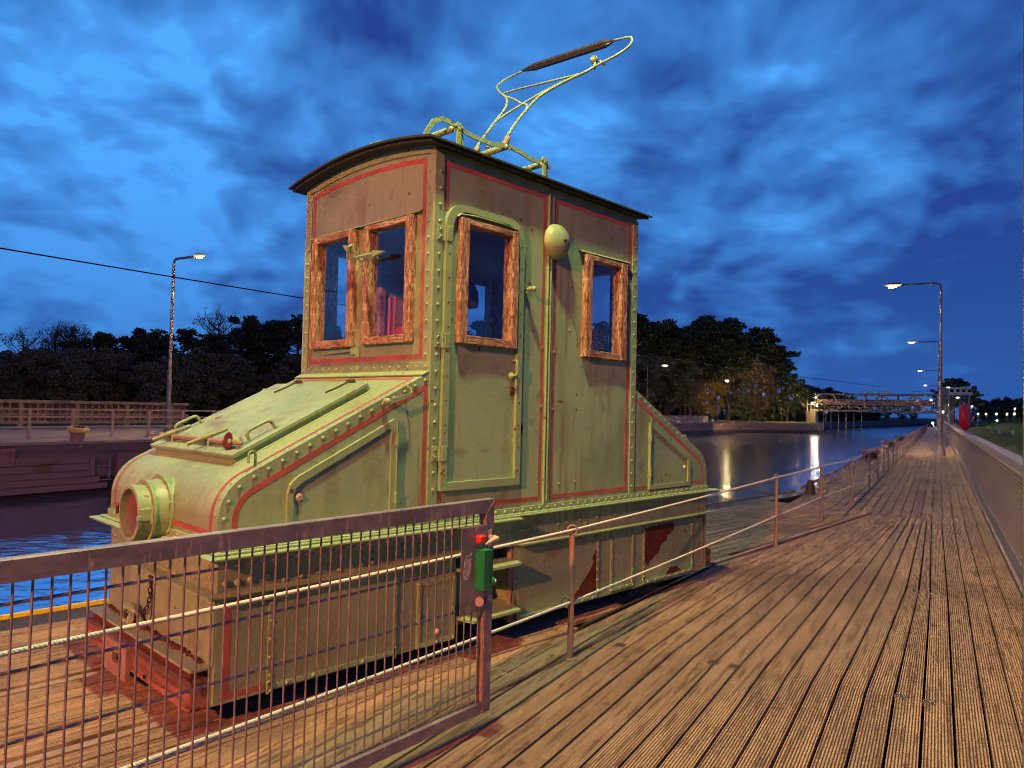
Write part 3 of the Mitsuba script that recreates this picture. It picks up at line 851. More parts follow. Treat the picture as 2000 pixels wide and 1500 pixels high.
lin = wall.difference(sbox(X0, 0.91, X0 + 0.02, 3.44)).difference(sbox(X1 - 0.02, 0.91, X1, 3.44))
obj('lining', cat(side_poly(lin, YR + 0.02, YR + 0.03), side_poly(lin, YL - 0.03, YL - 0.02), front_poly(fw.buffer(-0.012), X0 + 0.02, X0 + 0.03), front_poly(fw.buffer(-0.012), X1 - 0.03, X1 - 0.02)), 'cab_lining', cb)
obj('floor', box(X0 + 0.02, X1 - 0.02, YR + 0.02, YL - 0.02, 0.93, 0.95), 'cab_lining', cb)
# corner angles
for x, sg in ((X0, -1), (X1, 1)):
    for y, sy in ((YR, -1), (YL, 1)):
        xa, xb = (x + sg * 0.012, x - sg * 0.068)
        zt = 3.41
        obj('corner_angle', cat(box(xa, xb, y + sy * 0.012, y, 0.972, zt, 0.003)), 'trim_paint', cb)
        obj('corner_angle', cat(box(xa, x, y, y - sy * 0.075, 1.94, zt - 0.01, 0.003)), 'trim_paint', cb)
for z in np.arange(1.04, 3.36, 0.112):
    rivet(cb, (X0 + 0.037, YR - 0.012, z), (0, -1, 0), 0.0125)
    rivet(cb, (X1 - 0.034, YR - 0.012, z), (0, -1, 0), 0.0115)
    if z > 2.0:
        rivet(cb, (X0 - 0.012, YR + 0.042, z), (-1, 0, 0), 0.0125)
        rivet(cb, (X0 - 0.012, YL - 0.042, z), (-1, 0, 0), 0.0125)
fa = obj('foot_angle', cat(box(X0 - 0.014, X0, YR - 0.004, YL + 0.004, 1.938, 1.996, 0.002), moved(box(0, 0.07, YR - 0.004, YL + 0.004, 0, 0.012, 0.002), np.array([[-math.cos(ang), 0, -math.sin(ang), X0 - 0.004], [0, 1, 0, 0], [-math.sin(ang), 0, math.cos(ang), 1.932], [0, 0, 0, 1]]))), 'trim_paint', cb)
for i in range(17):
    rivet(cb, (X0 - 0.014, 3.755 + i * 0.0965, 1.968), (-1, 0, 0), 0.0125)
    rivet(cb, (X0 - 0.045, 3.755 + i * 0.0965, 1.932 - 0.02 + 0.012), (-0.44, 0, 0.9), 0.009, h=0.007)
# T bar between the side panels
obj('panel_bar', cat(box(4.242, 4.318, YR - 0.008, YR, 0.972, 3.40, 0.002), box(4.242, 4.252, YR - 0.020, YR - 0.008, 0.972, 3.40, 0.002)), 'trim_paint', cb)
# lining on the side
pl1 = line_strip([(3.205, 1.13), (3.205, 1.02), (4.207, 1.02), (4.207, 3.350), (3.205, 3.350), (3.205, 3.03)], 0.032)
pl2 = ring(sbox(4.330, 1.003, 5.366, 3.366), 0.034)
obj('painted_line', side_poly(pl1, YR - 0.0022, YR - 0.0003), 'stripe_paint', cb)
obj('painted_line', side_poly(pl2, YR - 0.0022, YR - 0.0003), 'stripe_paint', cb)
yy = np.linspace(3.812, 5.238, 20)
outer = Polygon([(3.812, 2.02), (5.238, 2.02)] + [(y, arc_top(y, 3.37, 0.060)) for y in yy[::-1]])
obj('painted_line', front_poly(ring(outer, 0.034), X0 - 0.0022, X0 - 0.0003), 'stripe_paint', cb)
# arched angle under the roof
ya = np.linspace(YR - 0.005, YL + 0.005, 25)
arc = Polygon([(y, arc_top(y, 3.395, 0.072)) for y in ya] + [(y, arc_top(y, 3.448, 0.078)) for y in ya[::-1]])
ra = obj('roof_angle', front_poly(arc, X0 - 0.013, X0), 'trim_paint', cb)
for y in np.linspace(YR + 0.06, YL - 0.06, 16):
    rivet(cb, (X0 - 0.013, y, arc_top(y, 3.42, 0.074)), (-1, 0, 0), 0.0085)
for x, z in [(4.205, 2.17), (4.35, 2.15), (4.207, 1.72), (4.345, 1.70)]:
    obj('bolt', moved(lathe([(0.0, 0.006), (0.012, 0.005), (0.016, 0.0)], 10), frame_to((x, YR - 0.002, z), (0, -1, 0))), 'stripe_paint', cb)
obj('bolt', cat([moved(lathe([(0.0, 0.012), (0.006, 0.010), (0.008, 0.0)], 8), frame_to((x, YR, z), (0, -1, 0))) for x, z in [(4.535, 2.70), (4.53, 2.345), (4.44, 1.12), (4.64, 1.125)]]), 'trim_paint', cb)
obj('rust_patch', side_poly(Polygon(jag([(3.965, 1.60), (4.005, 1.59), (4.015, 1.545), (4.0, 1.505), (3.965, 1.50)], 0.006, 0.015, 3)), YR - 0.0015, YR - 0.0003), 'rust', cb)

# door
dr_ = part('door', L, 'riveted side door with a wooden window and a rounded top')
d_out = rrect(3.182, 1.142, 3.953, 3.092, 0.16)
d_in = rrect(3.240, 1.196, 3.898, 3.045, 0.13)
hole = sbox(3.36, 2.19, 3.815, 2.965)
obj('panel', side_poly(d_in.difference(hole), YR - 0.010, YR - 0.0005), 'paint', dr_)
obj('frame', side_poly(d_out.difference(d_in), YR - 0.034, YR - 0.0005), 'trim_paint', dr_)
for s_ in range(11):
    for x in (3.213, 3.925):
        obj('screw', moved(lathe([(0.0, 0.003), (0.005, 0.003), (0.006, 0.0)], 8), frame_to((x, YR - 0.034, 1.25 + s_ * 0.165), (0, -1, 0))), 'dark_iron', dr_)
for z in (2.866, 2.145, 1.391):
    obj('hinge', cat(box(3.118, 3.17, YR - 0.018, YR - 0.012, z - 0.05, z + 0.05, 0.002), box(3.186, 3.23, YR - 0.040, YR - 0.033, z - 0.05, z + 0.05, 0.002), tube([(3.176, YR - 0.026, z - 0.052), (3.176, YR - 0.026, z + 0.052)], 0.009, 8)), 'trim_paint', dr_)
    rivet(dr_, (3.143, YR - 0.018, z + 0.024), (0, -1, 0), 0.010)
    rivet(dr_, (3.143, YR - 0.018, z - 0.024), (0, -1, 0), 0.010)
obj('handle', cat(tube(rounded_path([(3.868, YR - 0.01, 2.052), (3.868, YR - 0.06, 2.055), (3.872, YR - 0.062, 1.95), (3.855, YR - 0.03, 1.938)], 0.02), 0.008, 8),
                  moved(lathe([(0.0, 0.03), (0.012, 0.03), (0.016, 0.02), (0.026, 0.012), (0.028, 0.0)], 14), frame_to((3.858, YR - 0.01, 1.94), (0, -1, 0)))), 'trim_paint', dr_, smooth=40)
obj('lock', cat(box(3.848, 3.885, YR - 0.018, YR - 0.010, 1.80, 1.86, 0.002), moved(lathe([(0.0, 0.006), (0.010, 0.006), (0.012, 0.0)], 12), frame_to((3.867, YR - 0.018, 1.83), (0, -1, 0)))), 'rust', dr_)
obj('door_stop', cat(tube([(4.003, YR, 2.595), (4.003, YR - 0.05, 2.60)], 0.010, 8), moved(trimesh.creation.icosphere(2, 0.022), frame_to((4.018, YR - 0.075, 2.60), (0, 0, 1))), moved(trimesh.creation.icosphere(2, 0.018), frame_to((3.99, YR - 0.06, 2.598), (0, 0, 1))), tube([(3.985 + .018 * math.cos(t), YR - .02, 2.598 + .028 * math.sin(t)) for t in np.arange(12) * math.pi / 6], 0.005, 6, True)), 'trim_paint', L, smooth=40)


def window(parent, kind, a0, z0, a1, z1, g, plane, depth, label=None):
    """Wooden frame of two stiles and two rails round one pane; kind 'side' spans x, 'front' spans y; g = the glass opening."""
    w = part('window', parent, label)
    ga, gz0, gb, gz1 = g

    def bx(u0, u1, v0, v1, d0, d1, bev):
        lo, hi = min(plane + d0, plane + d1), max(plane + d0, plane + d1)
        return box(u0, u1, lo, hi, v0, v1, bev) if kind == 'side' else box(lo, hi, u0, u1, v0, v1, bev)
    s = depth
    obj('stile', bx(a0, ga, z0, z1, s * 0.05, -s * 0.052, 0.004), 'window_wood_upright', w)
    obj('stile', bx(gb, a1, z0, z1, s * 0.05, -s * 0.052, 0.004), 'window_wood_upright', w)
    obj('rail', bx(ga, gb, gz1, z1, s * 0.045, -s * 0.051, 0.004), 'window_wood_level', w)
    obj('rail', bx(ga, gb, z0, gz0, s * 0.045, -s * 0.051, 0.004), 'window_wood_level', w)
    if kind == 'side':
        q = trimesh.Trimesh([(ga, plane + s * .004, gz0), (gb, plane + s * .004, gz0), (gb, plane + s * .004, gz1), (ga, plane + s * .004, gz1)], [(0, 1, 2), (0, 2, 3)], process=False)
    else:
        q = trimesh.Trimesh([(plane + s * .004, ga, gz0), (plane + s * .004, gb, gz0), (plane + s * .004, gb, gz1), (plane + s * .004, ga, gz1)], [(0, 1, 2), (0, 2, 3)], process=False)
    obj('pane', q, 'window_glass', w)
    return w


window(L, 'side', 3.297, 2.138, 3.870, 2.998, (3.372, 2.196, 3.808, 2.958), YR - 0.008, -1)
window(L, 'side', 4.688, 2.138, 5.262, 2.983, (4.770, 2.196, 5.176, 2.945), YR - 0.002, -1)
window(L, 'side', 3.297, 2.138, 3.870, 2.998, (3.372, 2.196, 3.808, 2.958), YL, 1)
window(L, 'side', 4.688, 2.138, 5.262, 2.983, (4.770, 2.196, 5.176, 2.945), YL, 1)
window(L, 'front', 3.902, 2.137, 4.462, 3.006, (3.970, 2.192, 4.411, 2.967), X0, -1)
window(L, 'front', 4.590, 2.132, 5.172, 3.012, (4.664, 2.192, 5.110, 2.967), X0, -1)
window(L, 'front', 3.902, 2.137, 4.462, 3.006, (3.970, 2.192, 4.411, 2.967), X1, 1)
window(L, 'front', 4.590, 2.132, 5.172, 3.012, (4.664, 2.192, 5.110, 2.967), X1, 1)


def drip(path, name='rain_strip'):
    P = np.array(path, float)
    V, F = [], []
    for p in P:
        V += [p + (0, 0, 0.004), p + np.array(OUT) * 0.035 + (0, 0, -0.014), p + np.array(OUT) * 0.035 + (0, 0, -0.018), p]
    for i in range(len(P) - 1):
        for j in range(4):
            k = (j + 1) % 4
            F += [(4 * i + j, 4 * i + k, 4 * i + 4 + k), (4 * i + j, 4 * i + 4 + k, 4 * i + 4 + j)]
    return trimesh.Trimesh(np.array(V), np.array(F), process=False)


OUT = (0, -1, 0)
obj('rain_strip', drip([(3.272, YR - .012, 3.012), (3.30, YR - .012, 3.034), (3.45, YR - .012, 3.046), (3.72, YR - .012, 3.046), (3.86, YR - .012, 3.034), (3.885, YR - .012, 3.012)]), 'trim_paint', L)
obj('rain_strip', drip([(4.632, YR, 3.012), (5.34, YR, 3.022)]), 'trim_paint', L)
OUT = (-1, 0, 0)
obj('rain_strip', drip([(X0, 3.835, 3.034), (X0, 5.235, 3.038)]), 'trim_paint', L)
labels['tow_locomotive__rain_strip_002'] = {'label': 'long rain strip with flaking yellow paint above the front windows'}

# roof
rf = part('roof', L, 'dark arched cab roof')
RX0, RX1, RY0, RY1 = 2.97, 5.56, 3.622, 5.428


def roof_z(y, top=0.0):
    t = (y - YC) / ((RY1 - RY0) / 2)
    return 3.450 + 0.098 * (1 - t * t) + top


ry = np.linspace(RY0, RY1, 31)
obj('sheet', front_poly(Polygon([(y, roof_z(y)) for y in ry] + [(y, roof_z(y, 0.014)) for y in ry[::-1]]), RX0, RX1), 'roof_felt', rf, smooth=35)
ry2 = np.linspace(RY0 + 0.02, RY1 - 0.02, 31)
obj('boards', front_poly(Polygon([(y, roof_z(y, -0.024)) for y in ry2] + [(y, roof_z(y, -0.001)) for y in ry2[::-1]]), RX0 + 0.03, RX1 - 0.03), 'roof_felt', rf, smooth=35)
for x, y in [(3.40, 3.98), (4.22, 4.0), (4.72, 3.98), (4.90, 3.98)]:
    obj('mounting_block', box(x - 0.06, x + 0.06, y - 0.05, y + 0.05, roof_z(y) + 0.01, roof_z(y) + 0.05, 0.004), 'old_steel', rf)

obj('ceiling', front_poly(Polygon([(y, roof_z(y, -0.055)) for y in np.linspace(YR + 0.03, YL - 0.03, 15)] + [(y, roof_z(y, -0.045)) for y in np.linspace(YR + 0.03, YL - 0.03, 15)[::-1]]), X0 + 0.03, X1 - 0.03), 'cab_lining', rf)

# bell / dome on the side
bl = part('bell', L, 'pale green round bell on the cab side')
bo = np.array([4.312, YR - 0.030, 3.012])
obj('dome', moved(lathe([(0.140, 0.0), (0.138, 0.010), (0.128, 0.035), (0.105, 0.060), (0.072, 0.078), (0.035, 0.087), (0.0, 0.089)], 36), frame_to(bo, (0, -1, 0))), 'trim_paint', bl, smooth=50)
obj('dish', moved(lathe([(0.140, 0.0), (0.05, -0.02), (0.0, -0.02)], 36), frame_to(bo, (0, -1, 0))), 'dark_iron', bl)
obj('bolt', cat(tube([bo + (0, -0.085, 0), bo + (0, -0.125, 0)], 0.006, 8), moved(lathe([(0.0, 0.014), (0.014, 0.014), (0.014, 0.0), (0, 0)], 6), frame_to(bo + (0, -0.09, 0), (0, -1, 0)))), 'rust', bl)
obj('conduit', tube([(4.276, YR - 0.018, 2.90), (4.276, YR - 0.018, 1.0)], 0.006, 6), 'trim_paint', bl)

# arrow shaped semaphore indicator and wiper on the front
ind = part('signal_arm', L, 'small green arrow arm between the front windows')
obj('bracket', cat(box(X0 - 0.05, X0, 4.44, 4.50, 2.715, 2.80, 0.003), hull([(X0 - 0.08, 4.46, 2.76), (X0 - 0.08, 4.56, 2.80), (X0 - 0.06, 4.56, 2.80), (X0 - 0.05, 4.46, 2.73), (X0 - 0.05, 4.44, 2.76)])), 'trim_paint', ind)
obj('arm', cat(hull([(X0 - 0.10, 4.66, 2.89), (X0 - 0.10, 4.54, 2.865), (X0 - 0.10, 4.60, 2.83), (X0 - 0.085, 4.66, 2.89), (X0 - 0.085, 4.54, 2.865), (X0 - 0.085, 4.60, 2.83)]),
               hull([(X0 - 0.105, 4.59, 2.872), (X0 - 0.105, 4.52, 2.862), (X0 - 0.10, 4.44, 2.78), (X0 - 0.085, 4.59, 2.85), (X0 - 0.085, 4.52, 2.84), (X0 - 0.085, 4.44, 2.77)]),
               tube(rounded_path([(X0 - 0.10, 4.53, 2.87), (X0 - 0.12, 4.53, 2.86), (X0 - 0.11, 4.575, 2.80), (X0 - 0.10, 4.575, 2.765)], 0.02), 0.010, 6)), 'trim_paint', ind)
obj('tip', hull([(X0 - 0.10, 4.13, 2.775), (X0 - 0.10, 4.28, 2.80), (X0 - 0.10, 4.28, 2.75), (X0 - 0.075, 4.13, 2.775), (X0 - 0.075, 4.28, 2.80), (X0 - 0.075, 4.28, 2.75)]), 'trim_paint', ind)
obj('arm', tube([(X0 - 0.09, 4.47, 2.775), (X0 - 0.09, 4.26, 2.775)], 0.012, 6), 'trim_paint', ind)
wp = part('wiper', L)
obj('blade', tube([(X0 - 0.03, 4.60, 2.105), (X0 - 0.03, 5.0, 2.092)], [0.008, 0.004], 6), 'trim_paint', wp)
obj('pivot', cat(box(X0 - 0.035, X0, 4.57, 4.61, 2.075, 2.125, 0.004), box(X0 - 0.012, X0, 4.53, 4.59, 2.055, 2.11, 0.002)), 'trim_paint', wp)

# inside the cab
obj('control_cabinet', box(3.95, 4.30, 5.02, 5.29, 0.95, 2.40, 0.01), 'red_cabinet', L)
obj('pipe', tube([(3.72, 5.02, 0.95), (3.72, 5.02, 2.62)], 0.016, 8), 'red_cabinet', L)
obj('pipe', tube([(3.72, 4.95, 0.95), (3.72, 4.95, 2.62)], 0.010, 8), 'red_cabinet', L)
obj('pipe', tube([(3.9, 4.62, 0.95), (3.9, 4.62, 3.3)], 0.014, 8), 'red_cabinet', L)
hr = Polygon([(4.10, 2.56), (4.30, 2.56), (4.32, 2.60), (4.31, 2.70), (4.26, 2.77), (4.19, 2.80), (4.10, 2.80)])
obj('controller', cat(side_poly(hr, 4.56, 4.66), box(4.08, 4.14, 4.57, 4.65, 0.95, 2.80, 0.01)), 'dark_iron', L)
obj('ceiling_lamp', cat(box(3.9, 4.6, 4.4, 4.62, 3.30, 3.42, 0.03)), 'dark_iron', L)

# current collector on the roof
pc = part('current_collector', L, 'green tubular bow collector with a dark contact strip, raised above the roof')
flat = [(3.20, 3.56), (3.245, 3.66), (3.30, 3.745), (3.37, 3.785), (3.44, 3.785), (3.51, 3.765), (3.70, 3.745), (3.88, 3.742), (4.046, 3.775), (4.20, 3.77), (4.34, 3.745), (4.49, 3.752), (4.58, 3.735)]
for y in (4.0, 4.74):
    obj('side_bar', side_poly(LineString(flat).buffer(0.017, cap_style=2, join_style=1), y - 0.006, y + 0.006), 'trim_paint', pc)
    for x in (3.53, 4.485):
        obj('foot', cat(box(x - 0.022, x + 0.022, y - 0.022, y - 0.007, 3.50, 3.80, 0.003), hull([(x + .03, y, 3.74), (x + .055, y, 3.73), (x + .10, y, 3.52), (x + .075, y, 3.52), (x + .03, y + .01, 3.74), (x + .055, y + .01, 3.73), (x + .10, y + .01, 3.52), (x + .075, y + .01, 3.52)])), 'trim_paint', pc)
        for dx, dz in ((-0.03, 0), (0.035, 0.0), (0.0, -0.015)):
            obj('bolt', moved(lathe([(0.0, 0.016), (0.010, 0.016), (0.012, 0.0)], 6), frame_to((x + dx, y - 0.012, 3.768 + dz), (0, -1, 0))), 'trim_paint', pc)
for x, z in ((3.47, 3.735), (4.046, 3.765), (4.47, 3.735)):
    obj('cross_tube', tube([(x, 3.985, z), (x, 4.76, z)], 0.024, 12), 'trim_paint', pc, smooth=40)
obj('bracket', tube(rounded_path([(3.10, 4.30, 3.54), (3.12, 4.28, 3.60), (3.09, 4.24, 3.58)], 0.02), 0.014, 8), 'trim_paint', pc)
obj('lug', cat(tube([(4.046, 4.40, 3.72), (4.06, 4.36, 3.83)], 0.02, 8), tube([(4.06, 4.20, 3.70), (4.06, 4.20, 3.82), (4.02, 4.20, 3.80)], 0.012, 6)), 'trim_paint', pc, smooth=40)
for y in (4.035, 4.385):
    obj('socket', tube([(4.055, y, 3.78), (4.10, y, 3.865)], 0.024, 10), 'old_steel', pc, smooth=40)


def rod(name, pts, r=0.0115, mat='trim_paint', n=24):
    obj(name, tube(curve(pts, n), r, 8), mat, pc, smooth=50)


near_leg = [(4.07, 4.04, 3.84), (4.20, 4.10, 3.97), (4.346, 4.167, 4.114), (4.486, 4.209, 4.253), (4.60, 4.235, 4.365), (4.678, 4.235, 4.444), (4.74, 4.17, 4.505), (4.78, 4.09, 4.545), (4.805, 3.985, 4.572), (4.822, 3.89, 4.588), (4.845, 3.82, 4.610), (4.87, 3.785, 4.636)]
rod('bow_tube', near_leg, 0.0125)
rod('bow_tube', [(4.07, 4.39, 3.84), (4.25, 4.47, 4.02), (4.42, 4.545, 4.19), (4.504, 4.585, 4.271), (4.60, 4.62, 4.367), (4.70, 4.668, 4.467), (4.80, 4.75, 4.565), (4.90, 4.85, 4.665), (5.00, 4.98, 4.765), (5.081, 5.102, 4.845)], 0.0125)
rod('brace_tube', [(4.45, 4.56, 4.22), (4.52, 4.55, 4.287), (4.60, 4.47, 4.366), (4.647, 4.406, 4.413), (4.70, 4.335, 4.466), (4.75, 4.24, 4.515), (4.80, 4.09, 4.565), (4.815, 3.97, 4.58)], 0.010)
rod('brace_tube', [(4.50, 4.22, 4.267), (4.555, 4.262, 4.322), (4.60, 4.31, 4.366), (4.635, 4.37, 4.40), (4.647, 4.406, 4.413)], 0.010)
rod('brace_tube', [(4.647, 4.406, 4.413), (4.75, 4.56, 4.516), (4.88, 4.77, 4.645), (4.97, 4.93, 4.735), (5.081, 5.102, 4.845)], 0.010)
rod('brace_tube', [(5.081, 5.102, 4.845), (5.06, 4.90, 4.823), (4.98, 4.55, 4.744), (4.90, 4.20, 4.665), (4.85, 3.98, 4.615), (4.83, 3.89, 4.595)], 0.010)
loop = [(5.512, 5.25, 5.273), (5.512, 5.34, 5.272), (5.493, 5.41, 5.254), (5.45, 5.48, 5.211), (5.38, 5.475, 5.14), (5.296, 5.392, 5.058), (5.19, 5.25, 4.953), (5.081, 5.102, 4.845)]
rod('loop_tube', loop, 0.011)
rod('loop_tube', [(5.323, 3.90, 5.084), (5.29, 3.78, 5.05), (5.24, 3.67, 5.00), (5.179, 3.612, 4.942), (5.10, 3.56, 4.862), (5.028, 3.545, 4.791), (4.95, 3.60, 4.713), (4.91, 3.70, 4.674), (4.87, 3.785, 4.636)], 0.011)
a_, b_ = np.array([5.530, 5.26, 5.292]), np.array([5.315, 3.90, 5.077])
d_ = (b_ - a_) / np.linalg.norm(b_ - a_)
cs = obj('contact_strip', tube([a_, a_ + d_ * 0.02, a_ + d_ * 0.22, b_ - d_ * 0.12, b_ - d_ * 0.02, b_], [0.006, 0.014, 0.038, 0.038, 0.014, 0.006], 6), 'dark_iron', pc)
obj('strip_edge', tube([a_ + d_ * 0.14 + (0, 0, -0.026), b_ - d_ * 0.10 + (0, 0, -0.026)], 0.006, 6), 'old_steel', pc)
obj('strip_end', hull([b_ - d_ * 0.10 + (0, -.0, -.02), b_ - d_ * 0.10 + (0, 0, .02), b_ + (.01, 0, 0), b_ - d_ * 0.08 + (-.03, 0, -.03)]), 'trim_paint', pc)
kn = np.array([4.905, 3.77, 4.67])
obj('clamp', cat(moved(lathe([(0, -.03), (.025, -.028), (.034, -.012), (.034, -.004), (.028, -.003), (.028, .003), (.034, .004), (.034, .012), (.025, .028), (0, .03)], 14), frame_to(kn + (0.0, 0.04, 0.05), (0.4, -0.6, 0.5))), tube([kn + (-.02, .02, -.04), kn + (0, .03, .03)], 0.012, 6), tube([kn + (.02, -.06, -.02), kn + (0, -.02, .02)], 0.012, 6)), 'trim_paint', pc, smooth=40)

# ------------------------------------------------------------------ boardwalk
BW = 'boardwalk'
any_child[BW] = True
WZ = -2.1
labels[BW] = {'kind': 'structure'}


SOIL_SHADE = []


def plank(a0, a1, b0, b1, grooves=9, th=0.035, gap=0.008, seed=0):
    """Grooved board between its start edge a0-a1 and its end edge b0-b1 (world xy)."""
    a0, a1, b0, b1 = (np.array(p[:2], float) for p in (a0, a1, b0, b1))
    r = np.random.default_rng(seed)
    dz = r.uniform(-0.002, 0.001)
    tilt = r.uniform(-0.0016, 0.0016)
    w = max(np.linalg.norm(a1 - a0), np.linalg.norm(b1 - b0))
    g = gap / max(w, 0.02)
    d = 0.013
    prof = [(g, -th), (g, -0.002)]
    if grooves:
        m = 0.06
        prof.append((g + 0.012, 0.0))
        for k in range(grooves):
            u, st = m + (1 - 2 * m) * k / grooves, (1 - 2 * m) / grooves
            prof += [(u + 0.24 * st, 0.0), (u + 0.50 * st, -d), (u + 0.76 * st, 0.0)]
        prof.append((1 - g - 0.012, 0.0))
    prof += [(1 - g, -0.002), (1 - g, -th)]
    P = np.array(prof)
    n = len(P)
    V = []
    for e0, e1, sg in ((a0, a1, 1), (b0, b1, -1)):
        xy = e0[None] * (1 - P[:, :1]) + e1[None] * P[:, :1]
        L_ = (b0 + b1 - a0 - a1) / 2
        xy = xy + sg * L_ / max(np.linalg.norm(L_), 1e-6) * 0.003
        V.append(np.column_stack([xy, P[:, 1] + dz + tilt * (P[:, 0] - 0.5) * 2]))
        V.append(np.column_stack([xy, np.full(n, -th)]))
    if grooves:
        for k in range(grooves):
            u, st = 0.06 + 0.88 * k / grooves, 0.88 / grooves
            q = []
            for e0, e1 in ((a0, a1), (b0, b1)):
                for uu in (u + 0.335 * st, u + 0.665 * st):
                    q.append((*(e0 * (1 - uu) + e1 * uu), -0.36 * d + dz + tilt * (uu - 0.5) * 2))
            SOIL_SHADE.append(q)  # flat dark strip across the groove, paints its shade along with soil
    V = np.vstack(V)
    F = []
    for i in range(n - 1):
        F += [(i, 2 * n + i, 2 * n + i + 1), (i, 2 * n + i + 1, i + 1)]
        F += [(i, i + 1, n + i + 1), (i, n + i + 1, n + i)]
        F += [(2 * n + i, 3 * n + i, 3 * n + i + 1), (2 * n + i, 3 * n + i + 1, 2 * n + i + 1)]
    return trimesh.Trimesh(V, np.array(F), process=False)


pseed = [0]


def lay(a0, a1, b0, b1, mats, grooves=9):
    pseed[0] += 1
    obj('plank', plank(a0, a1, b0, b1, grooves, seed=pseed[0]), mats[int(rng.integers(len(mats)))], BW)


ROT = ['deck_wood_a', 'deck_wood_b', 'deck_wood_c', 'deck_wood_a']
STR = ['deck_wood_d', 'deck_wood_e']
S_A, S_B, S_C = 5.1, 8.27, 14.3
PITCH = 0.155
n_edges = [-0.70 + 0.0 + i * PITCH for i in range(28)]
YB = 3.56


def s_lim(n):
    return (YB - n * CT) / ST


for i in range(len(n_edges) - 1):
    n0, n1 = n_edges[i], n_edges[i + 1]
    s0 = -1.6
    sa, sb = min(S_A, s_lim(n0)), min(S_A, s_lim(n1))
    if sb < s0 + 0.15:
        continue
    if sb > 2.2 and i % 3 == 0 and sb - 1.3 > 0.5:
        cut = 1.3 if i % 2 else 0.7
        lay(SN(s0, n0), SN(s0, n1), SN(cut, n0), SN(cut, n1), ROT)
        lay(SN(cut, n0), SN(cut, n1), SN(sa, n0), SN(sb, n1), ROT)
    else:
        lay(SN(s0, n0), SN(s0, n1), SN(sa, n0), SN(sb, n1), ROT)
MA = ([-0.70, 0.05, 0.35, 0.974, 1.27, 2.26, 2.5], [-0.70, 0.05, 0.24, 0.867, 1.16, 2.08, 2.19])
MB = ([-0.70, 0.05, 0.22, 0.37, 0.69, 0.86, 1.457, 2.149], [-0.70, 0.09, 0.20, 0.285, 0.47, 0.545, 0.74, 1.007])
ea = [-0.70 + i * PITCH for i in range(22)]
ea = [e for e in ea if e < 2.50]
for n0, n1 in zip(ea, ea[1:]):
    lay(SN(S_A, n0), SN(S_A, n1), SN(S_B, np.interp(n0, *MA)), SN(S_B, np.interp(n1, *MA)), ROT)
for n0, n1 in zip(ea, ea[1:]):
    m0, m1 = np.interp(n0, *MA), np.interp(n1, *MA)
    k0, k1 = np.interp(m0, *MB), np.interp(m1, *MB)
    hf = 11.35
    w = (hf - S_B) / (S_C - S_B)
    lay(SN(S_B, m0), SN(S_B, m1), SN(hf, m0 + (k0 - m0) * w), SN(hf, m1 + (k1 - m1) * w), ROT, 8)
    lay(SN(hf, m0 + (k0 - m0) * w), SN(hf, m1 + (k1 - m1) * w), SN(S_C, k0), SN(S_C, k1), ROT, 8)
for j, (s0, s1) in enumerate([(14.3, 19.1), (19.1, 23.9), (23.9, 28.7), (28.7, 33.5), (33.5, 38.3)]):
    for i in range(13):
        lay(SN(s0, -0.70 + i * 0.16), SN(s0, -0.54 + i * 0.16), SN(s1, -0.70 + i * 0.16), SN(s1, -0.54 + i * 0.16), ROT, 8 if j < 2 else 5)
far_planks = []
for s0 in np.arange(38.3, 172, 4.8):
    for i in range(13):
        pseed[0] += 1
        far_planks.append(plank(SN(s0, -0.70 + i * 0.16), SN(s0, -0.54 + i * 0.16), SN(s0 + 4.8, -0.70 + i * 0.16), SN(s0 + 4.8, -0.54 + i * 0.16), 0, seed=pseed[0], gap=0.006))
k = obj('plank', cat(far_planks), 'deck_wood_a', BW)
labels[k] = {'kind': 'stuff'}


def y_edge(x):
    return np.interp(x, [-10, 4.55, 7.6, 13.87, 14.2], [YB + 0.01, YB + 0.01, 4.06, 4.38, 4.38])


rows = []
for lo, hi, m in ((YB + 0.01, 3.97, 3), (4.09, 4.97, 6), (5.09, 6.36, 8)):
    e = np.linspace(lo, hi, m + 1)
    rows += list(zip(e, e[1:]))
for j, (r0, r1) in enumerate(rows):
    xs = [-5.0, 0.2 - 0.9 * (j % 2), 4.4 + 0.7 * (j % 3), 8.9 - 0.8 * (j % 2), 14.0]
    for x0, x1 in zip(xs, xs[1:]):
        if y_edge(x0) > r0 + 0.04:
            continue
        if y_edge(x1) > r0 + 0.005:
            x1 = float(np.interp(r0, [YB + 0.01, 4.06, 4.38], [4.55, 7.6, 13.87]))
        lay((x0, r0), (x0, r1), (x1, r0), (x1, r1), STR, 8)
for i, (r0, r1) in enumerate(zip(np.linspace(1.38, 2.50, 8), np.linspace(1.38, 2.50, 8)[1:])):
    s0 = (14.0 + r0 * ST) / CT
    for s1 in (19.5, 25.0, 31.0, 38.0):
        lay(SN(s0, r0), SN(s0, r1), SN(s1, r0), SN(s1, r1), STR, 6)
        s0 = s1
k = obj('edge_board', cat([sn_box(38.0, 172, r0 + .005, r1 - .005, -.035, 0) for r0, r1 in zip(np.linspace(1.38, 2.50, 6), np.linspace(1.38, 2.50, 6)[1:])]), 'deck_wood_d', BW)
labels[k] = {'kind': 'stuff'}
SV = np.array(SOIL_SHADE).reshape(-1, 3)
SI = np.arange(len(SOIL_SHADE))[:, None] * 4
labels[obj('groove_soil_shade', trimesh.Trimesh(SV, np.vstack([SI + [0, 2, 1], SI + [1, 2, 3]]), process=False), 'groove_soil_shade', BW)] = {'kind': 'stuff', 'label': 'dark strips in the grooves of the planks, soil with painted shade'}
obj('understructure', cat(box(-5, 14.2, YB - 0.6, 6.40, -0.20, -0.05), sn_box(-2, 172, -0.72, 2.52, -0.22, -0.055)), 'black_void', BW)
